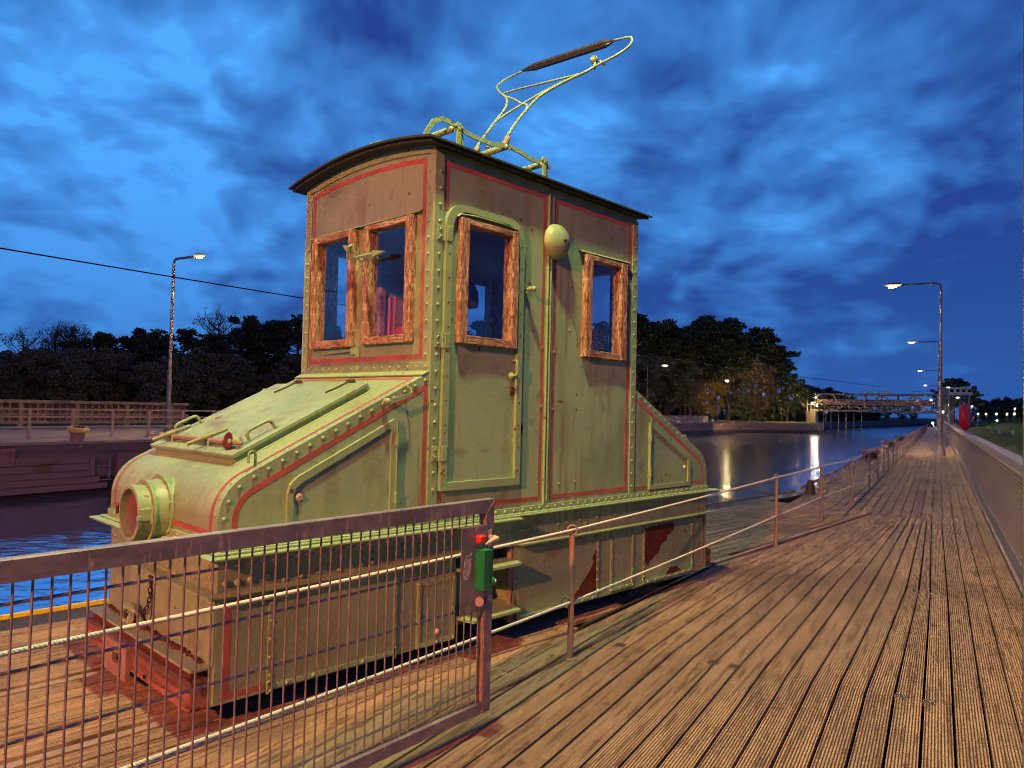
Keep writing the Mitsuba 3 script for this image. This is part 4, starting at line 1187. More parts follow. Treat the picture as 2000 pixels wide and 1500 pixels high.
obj('kerb_strip', hull([(7.55, 4.030, -0.01), (13.87, 4.335, -0.01), (13.87, 4.375, -0.01), (7.55, 4.072, -0.01), (7.55, 4.030, 0.025), (13.87, 4.335, 0.025), (13.87, 4.375, 0.022), (7.55, 4.072, 0.022)]), 'old_steel', BW)
obj('kerb_strip', hull([(4.6, 3.563, -0.01), (7.55, 4.030, -0.01), (7.55, 4.06, -0.01), (4.6, 3.59, -0.01), (4.6, 3.563, 0.012), (7.55, 4.030, 0.012), (7.55, 4.06, 0.012), (4.6, 3.59, 0.012)]), 'dark_iron', BW)
obj('edge_beam', sn_box(13.5, 172, 1.375, 1.39, -0.04, 0.012), 'dark_iron', BW)
for y in (4.03, 5.03):
    obj('rail', cat(box(-5, 14.0, y - 0.028, y + 0.028, -0.05, -0.004, 0.004)), 'old_steel', BW)
for (s, n) in [(5.07, 1.33), (5.07, 1.19), (5.11, 0.20), (5.11, 0.05), (8.24, 1.36), (8.29, 0.20), (8.27, 0.05), (14.27, 0.6), (5.05, 2.0)]:
    obj('steel_clip', sn_box(s - 0.035, s + 0.035, n - 0.04, n + 0.03, -0.02, 0.0025, 0.001), 'dark_iron', BW)

# quay edge on this side
tag(obj('near_quay_wall', cat(box(-30, 16.3, 6.42, 6.73, -5, -0.30), sn_box(17.2, 400, 2.52, 2.64, -5, -0.06)), 'lock_wall'), 'near concrete wall of the lock below the boardwalk', 'wall')
qe = thing('quay_edge', 'steel edge beam along the water side of the boardwalk', 'quay edge')
obj('sill_plate', cat(box(-30, 16.28, 6.37, 6.71, -0.08, -0.012)), 'dark_iron', qe)
obj('edge_strip', box(-30, 4.0, 6.718, 6.738, -0.30, 0.022, 0.004), 'yellow_paint_and_lit_edge', qe)  # yellow here paints the lamplight caught by the steel edge
obj('edge_strip', box(4.0, 16.30, 6.718, 6.738, -0.30, 0.022, 0.004), 'old_steel', qe)
for x in np.arange(-2.0, 16, 0.42):
    rivet(qe, (x, 6.50, -0.012), (0, 0, 1), 0.02, 'dark_iron', 'bolt')
obj('edge_rail', sn_box(17.2, 172, 2.60, 2.64, 0.06, 0.12, 0.004), 'old_steel', qe)
obj('sill_plate', sn_box(17.2, 172, 2.50, 2.60, -0.06, -0.008), 'old_steel', qe)
for s in np.arange(17.4, 70, 1.15):
    obj('bracket', sn_box(s, s + 0.07, 2.54, 2.61, -0.02, 0.10, 0.004), 'old_steel', qe)

# ------------------------------------------------------------------ rope fence
POSTS = [(0.0, 2.70), (3.944, 3.171), (9.29, 4.085), (12.07, 4.56), (14.5, 4.915)]
POSTS += [tuple(SN(s, 1.40)[:2]) for s in [19.05, 21.77, 24.25, 26.52] + list(np.arange(29.4, 120, 2.72))]
PL = ['steel rope post standing in front of the gate outside the left edge', 'weathered steel rope post with ring tops right of the gate, standing before the locomotive',
      'rope post just behind the locomotive, nearest one past its tail', 'second rope post past the tail of the locomotive', 'third rope post past the tail of the locomotive']
for i, (x, y) in enumerate(POSTS):
    h = 0.84 if i == 1 else 0.86
    if i < 5:
        t = thing('rope_post', PL[i], 'post', 'posts carrying the white rope')
    else:
        t = thing('rope_post', 'thin steel rope post in the far run of posts along the boardwalk', 'post', 'far rope posts along the boardwalk')
    ns = 14 if i < 5 else 6
    obj('pole', tube([(x, y, 0.0), (x + 0.004, y, h * 0.55), (x - 0.002, y, h)], [0.0215, 0.0215, 0.0205], ns), 'old_steel', t, smooth=40)
    if i < 9:
        obj('foot_ring', moved(lathe([(0.0, 0.0), (0.045, 0.0), (0.043, 0.007), (0.022, 0.009)], 18), frame_to((x, y, 0.002), (0, 0, 1))), 'old_steel', t)
        for z, ox in ((h + 0.035, 0.0), (0.385, -0.03)):
            th_ = np.arange(14) * 2 * math.pi / 14
            oy = 0.0 if ox == 0 else 0.016
            obj('rope_ring', tube([(x + ox + 0.7 * 0.034 * math.cos(a), y + oy - 0.7 * 0.034 * math.cos(a), z + 0.034 * math.sin(a)) for a in th_], 0.006, 6, True), 'old_steel', t, smooth=40)


def rope(pts, zs, sag, label):
    P = []
    for (a, za), (b, zb) in zip(zip(pts, zs), zip(pts[1:], zs[1:])):
        for t in np.linspace(0, 1, 13)[:-1]:
            P.append((a[0] + (b[0] - a[0]) * t, a[1] + (b[1] - a[1]) * t, za + (zb - za) * t - sag * 4 * t * (1 - t)))
    P.append((*pts[-1], zs[-1]))
    tag(obj('rope', tube(P, 0.0095, 7), 'rope_fibre', smooth=50), label, 'rope')


rope(POSTS, [0.89, 0.875] + [0.885] * (len(POSTS) - 2), 0.006, 'upper white rope strung through the rings on top of the posts')
rope([(x, y + 0.0) for x, y in POSTS], [0.385] * len(POSTS), 0.008, 'lower white rope strung at knee height between the posts')

# ------------------------------------------------------------------ the open gate
GA = math.radians(4.84)
GE = np.array([2.775, 2.789])           # free end of the leaf
GM = np.array([[math.cos(GA), -math.sin(GA), 0, GE[0]], [math.sin(GA), math.cos(GA), 0, GE[1]], [0, 0, 1, 0], [0, 0, 0, 1]])
G = thing('mesh_gate', 'open grey steel gate leaf with wire mesh and a green lock box, before the locomotive', 'gate')


def gobj(name, m, mat, parent=None, **k):
    return obj(name, moved(m, GM), mat, parent or G, **k)


GL = -2.72
ZB, ZT = 0.10, 1.219
gobj('top_bar', hull([(GL, -.02, ZT - .072), (-.066, -.02, ZT - .072), (0, -.02, ZT - .004), (GL, -.02, ZT - .004), (GL, .02, ZT - .072), (-.066, .02, ZT - .072), (0, .02, ZT - .004), (GL, .02, ZT - .004), (GL, -.016, ZT), (-.004, -.016, ZT), (GL, .016, ZT), (-.004, .016, ZT)]), 'galvanised')
gobj('bottom_bar', box(GL, -0.062, -.02, .02, ZB, ZB + 0.061, 0.004), 'galvanised')
gobj('stile', hull([(-.064, -.02, ZB), (0, -.02, ZB), (0, -.02, ZT - .007), (-.064, -.02, ZT - .073), (-.064, .02, ZB), (0, .02, ZB), (0, .02, ZT - .007), (-.064, .02, ZT - .073), (-.062, -.022, ZB + .01), (-.003, -.022, ZB + .01), (-.003, -.022, ZT - .012), (-.062, -.022, ZT - .074)]), 'galvanised')
gobj('stile', box(GL - 0.06, GL, -.02, .02, ZB, ZT, 0.004), 'galvanised')
gobj('inner_edge', box(-.0665, -.0645, -.016, .016, ZB + 0.065, ZT - 0.075), 'old_steel')
for z in (1.080, 0.873, 0.660, 0.451, 0.230):
    x1 = -0.066 if z < 0.64 else -0.262
    gobj('level_wire', tube([(GL, 0.007, z), (x1, 0.007, z)], 0.0056, 8), 'galvanised', smooth=50)
for i in range(int(2.62 / 0.0531)):
    x = -0.062 - 0.0531 * (i + 0.55)
    pts_hi, pts_lo = ZT - 0.073, ZB + 0.061
    wob = 0.0012 * math.sin(i * 2.7)
    if x > -0.258:
        gobj('upright_wire', tube([(x, 0.0, pts_hi), (x, 0.0, 1.090)], 0.0040, 6), 'galvanised', smooth=50)
        gobj('upright_wire', tube([(x, 0.0, 0.64), (x, 0.0, pts_lo)], 0.0040, 6), 'galvanised', smooth=50)
    else:
        gobj('upright_wire', tube([(x, 0.0, pts_hi), (x + wob, 0.0, 0.66), (x, 0.0, pts_lo)], 0.0040, 6), 'galvanised', smooth=50)
gobj('lock_plate', box(-0.258, -0.058, -0.026, -0.021, 0.645, 1.087, 0.001), 'galvanised')
lb = part('lock_box', G, 'green plastic lock box')
gobj('housing', cat(box(-0.155, -0.098, -0.090, -0.026, 0.762, 0.972, 0.004), box(-0.098, -0.070, -0.078, -0.026, 0.762, 0.966, 0.004)), 'green_plastic', lb)
gobj('cylinder_collar', moved(lathe([(0.0, 0.016), (0.014, 0.016), (0.020, 0.010), (0.022, 0.0)], 16), frame_to((-0.078, -0.080, 0.803), (0.6, -0.8, 0))), 'green_plastic', lb, smooth=40)
gobj('cylinder', moved(lathe([(0.0, 0.022), (0.010, 0.022), (0.011, 0.0)], 14), frame_to((-0.078, -0.080, 0.803), (0.6, -0.8, 0))), 'latch_steel', lb)
gobj('red_knob', cat(box(-0.160, -0.112, -0.062, -0.026, 1.000, 1.043, 0.010), box(-0.157, -0.100, -0.058, -0.030, 1.003, 1.040, 0.009)), 'red_plastic')
gobj('latch', cat(box(-0.050, -0.022, -0.026, -0.022, 0.965, 1.055, 0.001), box(-0.045, -0.03, -0.046, -0.024, 1.005, 1.030, 0.002), hull([(-.12, -.075, .992), (-.12, -.065, .992), (-.015, -.075, 1.006), (-.015, -.06, 1.006), (-.005, -.045, 1.018), (-.02, -.04, 1.03), (-.12, -.075, 1.0), (-.12, -.065, 1.0), (-.02, -.075, 1.022), (-.02, -.06, 1.022)])), 'latch_steel')
gobj('end_catch', box(0.0, 0.035, -0.012, 0.012, 0.985, 1.012, 0.008), 'old_steel')
gobj('round_badge', moved(lathe([(0.0, 0.002), (0.016, 0.002), (0.017, 0.0)], 20), frame_to((-0.132, -0.026, 1.066), (0, -1, 0))), 'galvanised')
gobj('lower_cylinder', cat(moved(lathe([(0.0, 0.02), (0.022, 0.02), (0.026, 0.012), (0.028, 0.0)], 16), frame_to((-0.115, -0.026, 0.695), (-0.6, -0.8, 0)))), 'latch_steel', smooth=40)
gobj('dark_mark', moved(extr(Polygon([(0.034 * math.cos(a) * (1 + 0.15 * math.sin(3 * a)), 0.022 * math.sin(a)) for a in np.linspace(0, 2 * math.pi, 24)]), 0.0006), frame_to((-0.090, -0.0262, 0.692), (0, -1, 0))), 'dark_iron')  # flat dark oval next to the lower cylinder
st = part('torn_sticker', G, 'torn pale sticker with dark lettering')
stp = Polygon(jag([(-0.238, 0.915), (-0.225, 0.935), (-0.200, 0.945), (-0.178, 0.953), (-0.184, 0.90), (-0.19, 0.86), (-0.205, 0.828), (-0.215, 0.818), (-0.238, 0.833), (-0.243, 0.86), (-0.236, 0.888)], 0.003, 0.012, 9))
gobj('paper', side_poly(stp, -0.0272, -0.0262), 'sticker_paper', st)
tm = meshkit.text_mesh('ZARM', 0.016, 0.0006, True)
tm.apply_transform(np.array([[0.82, 0, 0, -0.232], [0.30, 0, -1, 0], [0, 0, 0, 0], [0, 0, 0, 1]]) if False else np.eye(4))
v = tm.vertices.copy()
tm.vertices = np.stack([-0.233 + v[:, 0] * 0.92, -0.0272 - v[:, 2], 0.918 + v[:, 1] + v[:, 0] * 0.25], 1)
gobj('lettering', tm, 'sticker_ink', st)
gobj('drawing', cat(side_poly(LineString([(-0.236, 0.875), (-0.225, 0.895), (-0.21, 0.905), (-0.197, 0.905)]).buffer(0.0022), -0.0278, -0.0272), side_poly(LineString([(-0.236, 0.86), (-0.22, 0.842), (-0.212, 0.832)]).buffer(0.0018), -0.0278, -0.0272), side_poly(LineString([(-0.222, 0.85), (-0.218, 0.885), (-0.2, 0.888)]).buffer(0.0016), -0.0278, -0.0272)), 'sticker_ink', st)
gp = thing('gate_post', 'steel post carrying the gate outside the left edge', 'post')
obj('pole', moved(box(GL - 0.16, GL - 0.08, -0.04, 0.04, 0, 1.35, 0.005), GM), 'galvanised', gp)
obj('hinge', moved(cat(box(GL - 0.09, GL - 0.05, -0.015, 0.015, 0.25, 0.29), box(GL - 0.09, GL - 0.05, -0.015, 0.015, 1.02, 1.06)), GM), 'galvanised', gp)

# ------------------------------------------------------------------ mesh fence on the right
FN = -0.74
F_ = thing('mesh_fence', 'long low mesh fence with a flat cap rail along the right of the boardwalk', 'fence')
obj('cap_rail', cat(sn_box(4.0, 168, FN - 0.14, FN + 0.012, 1.235, 1.262, 0.006), sn_box(4.0, 168, FN - 0.004, FN + 0.010, 1.13, 1.24)), 'galvanised', F_)
obj('kerb_plate', cat(sn_box(4.0, 168, FN - 0.004, FN + 0.012, 0.03, 0.225, 0.002), sn_box(4.0, 168, FN - 0.06, FN + 0.03, -0.06, 0.005)), 'galvanised', F_)
bolts = [sn_box(s, s + 0.012, FN + 0.012, FN + 0.018, 1.142, 1.154) for s in np.arange(6, 30, 0.08)] + [sn_box(s, s + 0.012, FN + 0.012, FN + 0.02, 0.03, 0.044) for s in np.arange(6, 30, 0.08)]
k = obj('rivet_row', cat(bolts), 'rail_steel', F_)
labels[k] = {'kind': 'stuff'}
wires = []
for j in range(21):
    z = 0.25 + j * 0.0430
    P = [SN(s, FN + 0.007 * (1 if (i + j) % 2 else -1), z + 0.006 * math.sin(i * 2.1 + j * 1.3)) for i, s in enumerate(np.arange(6.5, 24.0, 0.07))]
    wires.append(tube(P, 0.0085, 4))
    wires.append(tube([SN(24.0, FN, z), SN(168, FN, z)], 0.0105, 4))
for s in np.arange(6.5, 60, 0.55):
    wires.append(tube([SN(s, FN, 0.22), SN(s, FN, 1.14)], 0.006, 4))
k = obj('wire_mesh', cat(wires), 'old_steel', F_, smooth=True)
labels[k] = {'kind': 'stuff', 'label': 'woven wire mesh of the low fence'}
for s in np.arange(5.0, 168, 2.5):
    obj('post', sn_box(s - 0.02, s + 0.02, FN - 0.075, FN - 0.025, 0, 1.236), 'galvanised', F_)
obj('orange_tag', sn_box(8.62, 8.70, FN + 0.02, FN + 0.03, 0.66, 0.73, 0.003), 'beam_wood', F_)

# ------------------------------------------------------------------ street lamps


def lamp(base, h, arm, radiance, label, group, big=True, tint=(1.0, 0.70, 0.33), arm_len=2.1, flare=True, weight=0.15, tilt=0.0, size=1.0, name='street_lamp', rod=0.055, glow=1.0):
    t = thing(name, label, 'street lamp', group)
    x, y, z0 = base
    a = np.array([arm[0], arm[1], 0.0])
    a /= np.linalg.norm(a)
    B = np.array([x, y, z0], float)
    n = 14 if big else 6
    top = B + (0, 0, h)
    r0 = rod * 1.5
    obj('pole', tube([B, B + (0, 0, 0.36 * h), B + (0, 0, 0.37 * h), B + (0, 0, h - 0.5)], [r0, r0 * 0.93, r0 * 0.72, r0 * 0.6], n), 'galvanised', t, smooth=40)
    if flare:
        obj('foot', moved(lathe([(0.24, 0.0), (0.235, 0.02), (0.15, 0.30), (r0, 0.52)], 12 if big else 6), frame_to(B, (0, 0, 1))), 'galvanised', t, smooth=40)
    arm_p = rounded_path([B + (0, 0, h - 0.5), top, top + a * (arm_len - 0.45) + (0, 0, 0.02)], 0.42, 7)
    obj('arm', tube(arm_p, r0 * 0.55, n), 'galvanised', t, smooth=40)
    e = top + a * (arm_len - 0.45) + np.array([0, 0, 0.03 + 0.0])
    sd = np.cross([0, 0, 1], a)
    hw, hl, hh = 0.13 * size, 0.62 * size, 0.11 * size
    tz = math.tan(tilt)
    V = []
    for u, w, hz in ((0, .4, .5), (.2, .8, .9), (.6, 1.0, 1.0), (.9, .8, .7), (1, .4, .35)):
        c = e + a * hl * u + np.array([0, 0, hl * u * tz])
        V += [c + sd * hw * w, c - sd * hw * w, c + sd * hw * w * .6 + (0, 0, hh * hz), c - sd * hw * w * .6 + (0, 0, hh * hz)]
    obj('head', hull(V), 'galvanised', t)
    Q = []
    for u, w in ((.30, .40), (.6, .55), (.85, .40)):
        c = e + a * hl * u + np.array([0, 0, hl * u * tz - 0.078 * size])
        Q += [c + sd * hw * w, c - sd * hw * w, c + sd * hw * w * .5 + (0, 0, -0.06 * size), c - sd * hw * w * .5 + (0, 0, -0.06 * size)]
    lens = hull(Q)
    s = mikit.ply(lens, 'black_void')
    s['emitter'] = {'type': 'area', 'radiance': {'type': 'rgb', 'value': [radiance * c for c in tint]}, 'sampling_weight': weight}
    put('lens', s, t)
    W_ = []
    for u, w, dz in ((-.05, .5, .02), (.12, 1.15, .05), (.45, 1.5, .055), (.85, 1.35, .045), (1.12, .6, .02)):
        c = e + a * hl * u + np.array([0, 0, hl * u * tz])
        for f, g in ((-1, .25), (-.6, -1), (.6, -1), (1, .25)):
            W_.append(c + sd * hw * w * f + (0, 0, dz * g * size))
    s = mikit.ply(hull(W_), 'black_void')
    s['emitter'] = {'type': 'area', 'radiance': {'type': 'rgb', 'value': [0.20 * glow, 0.105 * glow, 0.018 * glow]}, 'sampling_weight': 1.0 if glow > 100 else 0.02}
    put('halo_shell', s, t)  # added glowing shell, wider than the head, imitates the warm halo
    return t


NA = SN(0, 1)[:2]                    # across the walkway, towards the water
SODIUM, WARM = (1.0, 0.62, 0.26), (1.0, 0.80, 0.44)
lamp(SN(2.55, -0.287), 8.05, NA, 1020, 'tall street lamp whose grey pole cuts the right edge of the picture', 'street lamps along the boardwalk', tint=(0.90, 0.90, 0.40), weight=12, arm_len=2.35)
lamp(SN(-15.0, -0.2), 8.05, NA + SN(0.45, 0)[:2], 9300, 'street lamp further back along the boardwalk, lighting the front of the locomotive', 'street lamps along the boardwalk', tint=(1.0, 0.28, 0.095), weight=8, tilt=0.25)
lamp(SN(39.35, -0.08), 8.05, NA, 2600, 'nearest lit street lamp ahead on the boardwalk, tallest in view', 'street lamps along the boardwalk', tint=(1.0, 0.66, 0.30), weight=0.6)
lamp(SN(69.5, -0.02), 8.05, NA, 2400, 'second lit street lamp ahead on the boardwalk', 'street lamps along the boardwalk', tint=(1.0, 0.72, 0.38))
lamp(SN(105.9, 0.05), 7.75, NA, 700, 'third lit street lamp ahead on the boardwalk', 'street lamps along the boardwalk', tint=(1.0, 0.78, 0.48), big=False)
lamp(SN(150.0, 0.1), 7.6, NA, 700, 'fourth lit street lamp ahead, small behind the poles of the nearer ones', 'street lamps along the boardwalk', tint=(1.0, 0.85, 0.6), big=False)
lamp((14.3, 37.2, 0), 8.75, -NA + SN(0.05, 0)[:2], 800, 'lit street lamp on the far quay left of the locomotive', 'street lamps on the far bank', tint=(1.0, 0.60, 0.22), arm_len=1.95, rod=0.075, weight=0.8)
for s, n, h, lab in [(98.0, 35.4, 8.2, 'lit street lamp on the far bank nearest the tail of the locomotive'), (139.0, 37.0, 7.9, 'lit street lamp on the far bank in front of the yellow tree'),
                     (180.0, 39.2, 7.8, 'lit street lamp on the far bank beside the green bush'), (214.0, 36.3, 7.8, 'lit street lamp on the far bank, last one before the bridge')]:
    lamp(SN(s, n), h, -NA + SN(0.1, 0)[:2], 5000, lab, 'street lamps on the far bank', big=False, tint=(1.0, 0.66, 0.30), arm_len=2.6, rod=0.06, weight=0.4, glow=500.0)

# ------------------------------------------------------------------ water, land, far quay
LAND = [(-400, 60), (-60, 52), (-35.0, 41.8), (14.6, 31.72), (20.0, 29.7), (60, 32.5), (116, 37.3), (142, 36.2), (158, 31.0), (170, 22.4), (182, 23.0), (196, 27.0), (230, 27.2), (300, 21), (420, 8), (700, -40), (2500, -500)]
LW = [SN(s, n)[:2] for s, n in LAND]
# the far coping from the photograph's own measure
LW[2], LW[3], LW[4] = np.array([-32.0, 23.4]), np.array([6.36, 31.89]), np.array([12.58, 33.25])
LW[1] = np.array([-80.0, 13.0])
LW[0] = np.array([-400.0, -60.0])
pol = Polygon([tuple(p) for p in LW] + [(3000, 3500), (-3000, 3500), (-3000, -60)])
gmesh = extr(pol, 0.02)
gmesh.apply_translation((0, 0, -0.02))
labels[obj('far_bank', gmesh, 'grass_soil')] = {'kind': 'structure'}
labels[obj('canal', trimesh.Trimesh([(-3000, -3000, WZ), (3000, -3000, WZ), (3000, 3500, WZ), (-3000, 3500, WZ)], [(0, 1, 2), (0, 2, 3)], process=False), 'canal_water')] = {'kind': 'structure'}
right = Polygon([tuple(SN(s, n)[:2]) for s, n in [(-60, -0.80), (600, -0.80), (2500, -200), (2500, -3000), (-1500, -3000), (-1500, -0.8)]])
rmesh = extr(right, 3.0)
rmesh.apply_translation((0, 0, -3.22))
labels[obj('meadow', rmesh, 'grass_soil')] = {'kind': 'structure'}
labels[obj('dirt_path', sn_box(2, 400, -1.75, -0.86, -0.21, -0.205), 'pale_concrete')] = {'kind': 'structure'}
bank = hull([SN(20, -9, -.25), SN(330, -9, -.25), SN(20, -16, -.25), SN(330, -16, -.25), SN(20, -11.5, 1.0), SN(330, -11.5, 1.0), SN(20, -14, 1.0), SN(330, -14, 1.0)])
labels[obj('grass_dyke', bank, 'grass_soil')] = {'kind': 'structure'}

# far lock wall with its fender boards
lw = thing('lock_wall', 'dark far wall of the lock with timber fender boards above the water', 'wall')
segs = [(LW[i], LW[i + 1]) for i in range(0, len(LW) - 2)]
V, F = [], []
for a, b in segs:
    i = len(V)
    V += [(*a, -0.02), (*b, -0.02), (*b, -4.5), (*a, -4.5)]
    F += [(i, i + 1, i + 2), (i, i + 2, i + 3)]
obj('face', trimesh.Trimesh(np.array(V), np.array(F), process=False), 'lock_wall', lw)
CU = (LW[3] - LW[2]) / np.linalg.norm(LW[3] - LW[2])
CN = np.array([-CU[1], CU[0]])
WM = np.array([[CU[0], -CU[1], 0, LW[3][0]], [CU[1], CU[0], 0, LW[3][1]], [0, 0, 1, 0], [0, 0, 0, 1]])


def wbox(u0, u1, v0, v1, z0, z1, b=0.0):
    return moved(box(u0, u1, v0, v1, z0, z1, b), WM)


labels[obj('far_quay', moved(box(-60, 60, 0.0, 14.5, -0.4, 0.003), WM), 'pale_concrete')] = {'kind': 'structure'}
obj('coping', wbox(-40, 7.0, -0.10, 0.9, -0.10, 0.02, 0.01), 'pale_concrete', lw)
obj('ladder_niche', cat(wbox(4.0, 4.04, -0.14, 0, -1.5, -0.72), wbox(3.55, 4.1, -0.12, -0.08, -1.02, -0.98), wbox(3.55, 4.1, -0.12, -0.08, -1.60, -1.56)), 'galvanised', lw)
for z0, z1, ua, ub, v in [(-0.86, -0.58, 0.45, 3.15, .16), (-1.15, -0.87, -12, 3.20, .17), (-1.40, -1.16, -12, 3.25, .18), (-1.66, -1.41, -12, 3.6, .20), (-1.90, -1.67, -12, 3.9, .24)]:
    obj('fender_board', wbox(ua, ub, -v, -0.0, z0, z1, 0.02), 'fender_wood', lw)
obj('fender_board', wbox(-12, 0.42, -0.26, 0.0, -0.86, -0.20, 0.02), 'fender_wood', lw)
for z0, z1, v in [(-0.80, -0.52, .16), (-1.08, -0.82, .17), (-1.32, -1.10, .17), (-1.80, -1.34, .19)]:
    obj('fender_board', wbox(4.72, 14, -v, 0.0, z0, z1, 0.02), 'fender_wood', lw)
obj('fender_post', wbox(4.30, 4.70, -0.2, 0.0, -1.45, -0.52, 0.02), 'fender_wood', lw)
obj('fender_post', wbox(3.17, 3.36, -0.22, 0.0, -1.38, -0.55, 0.02), 'fender_wood', lw)

mb = thing('mooring_bollard', 'yellow topped mooring bollard on the edge of the far quay', 'bollard')
bo_ = np.array([9.11, 32.75, 0.0])
obj('shaft', moved(lathe([(0.26, -0.25), (0.25, 0.10), (0.28, 0.36), (0.0, 0.36)], 20), frame_to(bo_, (0, 0, 1))), 'old_steel', mb, smooth=40)
obj('head', moved(lathe([(0.28, 0.34), (0.40, 0.40), (0.40, 0.50), (0.34, 0.56), (0.20, 0.57), (0.18, 0.50), (0.0, 0.50)], 24), frame_to(bo_, (0.05, -0.12, 1))), 'yellow_paint_and_lit_edge', mb, smooth=40)
obj('slot', moved(lathe([(0.23, 0.574), (0.0, 0.574)], 16), frame_to(bo_, (0.05, -0.12, 1))), 'black_void', mb)
for s, n, lab in [(33.7, 2.45, 'dark mooring bollard with a pale top between the rope posts, nearest on this quay'), (48.0, 2.5, 'second mooring bollard on this quay, half hidden by the rope posts'), (62.0, 2.5, 'third mooring bollard on this quay, tiny beside the rope posts'), (17.0, 2.40, 'small dark tapered bollard where the quay edge bends')]:
    t = thing('mooring_bollard', lab, 'bollard')
    o = SN(s, n, 0)
    if s > 20:
        obj('shaft', moved(lathe([(0.30, -0.05), (0.28, 0.10), (0.30, 0.22), (0.0, 0.22)], 14), frame_to(o, (0, 0, 1))), 'dark_iron', t, smooth=40)
        obj('head', moved(lathe([(0.30, 0.22), (0.42, 0.25), (0.42, 0.31), (0.30, 0.36), (0.0, 0.37)], 16), frame_to(o, (0, 0, 1))), 'old_steel', t, smooth=40)
    else:
        obj('shaft', moved(lathe([(0.13, -0.05), (0.08, 0.20), (0.05, 0.30), (0.0, 0.31)], 12), frame_to(o, (0, 0, 1))), 'dark_iron', t, smooth=40)

# railing and balustrade on the far quay
rl_ = thing('far_railing', 'steel post and rail barrier along the far quay', 'railing')
for u in np.arange(-22, 14, 1.72):
    obj('post', wbox(u, u + 0.10, 2.44, 2.53, 0, 1.27), 'rail_steel', rl_)
for z in (0.46, 0.88, 1.20):
    obj('rail', wbox(-22, 14, 2.455, 2.515, z, z + 0.07), 'rail_steel', rl_)
bs = thing('balustrade', 'pale concrete balustrade with upright bars behind the far railing', 'fence')
for u in np.arange(-14, 16, 2.9):
    obj('pier', wbox(u, u + 0.24, 12.45, 12.70, 0, 1.40, 0.01), 'pale_concrete', bs)
obj('cap', wbox(-14.3, 16.3, 12.42, 12.74, 1.40, 1.58, 0.01), 'pale_concrete', bs)
obj('beam', cat(wbox(-14.3, 16.3, 12.50, 12.66, 0.74, 0.86), wbox(-14.3, 16.3, 12.48, 12.68, 0.30, 0.46)), 'pale_concrete', bs)
obj('back_panel', wbox(-14.3, 16.3, 12.74, 12.80, 0.30, 1.42), 'fender_wood', bs)
for u0 in np.arange(-14, 15, 2.9):
    for i in range(1, 7):
        u = u0 + 0.24 + i * (2.66 / 7) - 0.05
        obj('baluster', wbox(u, u + 0.075, 12.53, 12.63, 0.46, 0.74), 'pale_concrete', bs)
        obj('baluster', wbox(u, u + 0.075, 12.53, 12.63, 0.86, 1.40), 'pale_concrete', bs)
labels[obj('roadway', wbox(-60, 60, 3.2, 12.0, 0.004, 0.01), 'pale_concrete')] = {'kind': 'structure'}

# railing on the right part of the far bank
rr = thing('bank_railing', 'grey railing on the far bank below the pines', 'railing')
A_, B_ = SN(96, 36.6), SN(140, 38.3)
nP = 23
for i in range(nP):
    p = A_ + (B_ - A_) * i / (nP - 1)
    obj('post', box(p[0] - .04, p[0] + .04, p[1] - .04, p[1] + .04, 0, 1.15), 'rail_steel', rr)
obj('rail', cat(tube([A_ + (0, 0, 1.15), B_ + (0, 0, 1.15)], 0.035, 6), tube([A_ + (0, 0, 0.2), B_ + (0, 0, 0.2)], 0.03, 6)), 'rail_steel', rr)
k = obj('bar', cat([tube([A_ + (B_ - A_) * t + (0, 0, .2), A_ + (B_ - A_) * t + (0, 0, 1.15)], 0.015, 3) for t in np.linspace(0, 1, 260)]), 'rail_steel', rr)
labels[k] = {'kind': 'stuff'}
obj('coping_edge', cat(hull([SN(60, 32.45, -.1), SN(60, 33.0, -.1), SN(116, 37.25, -.1), SN(116, 37.8, -.1), SN(60, 32.45, .06), SN(60, 33.0, .06), SN(116, 37.25, .06), SN(116, 37.8, .06)]),
                       hull([SN(116, 37.25, -.1), SN(116, 37.8, -.1), SN(142, 36.15, -.1), SN(142, 36.7, -.1), SN(116, 37.25, .06), SN(116, 37.8, .06), SN(142, 36.15, .06), SN(142, 36.7, .06)])), 'pale_concrete', lw)
for s, n in [(118, 37.0), (124, 36.8), (130, 36.5)]:
    tag(obj('mooring_ring_block', box(*(SN(s, n)[0] + np.array([-.3, .3])), *(SN(s, n)[1] + np.array([-.2, .2])), 0.06, 0.30, 0.05), 'yellow_paint_and_lit_edge'), 'small yellow block on the edge of the far bank', 'block', 'yellow blocks on the far bank edge')


def ring_case(o, ax, r, wd, label, ph):
    t = thing('lifebuoy_case', label, 'lifebuoy case')
    obj('shell', moved(lathe([(0, -wd / 2), (r * .72, -wd / 2), (r * .9, -wd * .42), (r * .98, -wd * .22), (r, 0), (r * .98, wd * .22), (r * .9, wd * .42), (r * .72, wd / 2), (0, wd / 2)], 32), frame_to(o, ax)), 'red_shell', t, smooth=40)
    obj('rim', moved(lathe([(r * 1.0, -0.012), (r * 1.03, -0.008), (r * 1.03, 0.008), (r * 1.0, 0.012)], 32), frame_to(o, ax)), 'red_shell', t, smooth=40)
    obj('pole', tube([(o[0], o[1], ph), (o[0], o[1], o[2] - r * 0.9)], 0.035, 8), 'pale_concrete', t)


ring_case(SN(30.0, -0.80, 1.78), (SN(0.25, 1)[0], SN(0.25, 1)[1], 0), 0.46, 0.26, 'red lifebuoy case standing at the mesh fence on the right', -0.2)
ring_case(SN(118, 40.5, 1.55), (1, 0.1, 0), 0.5, 0.3, 'tiny red lifebuoy case on the far bank below the pines', 0)

# ------------------------------------------------------------------ bridge at the head of the canal
br = thing('lock_bridge', 'long steel truss bridge with a walkway crossing the canal in the distance', 'bridge')
SB = 200.0
nodes = np.linspace(1.4, 26.6, 8)


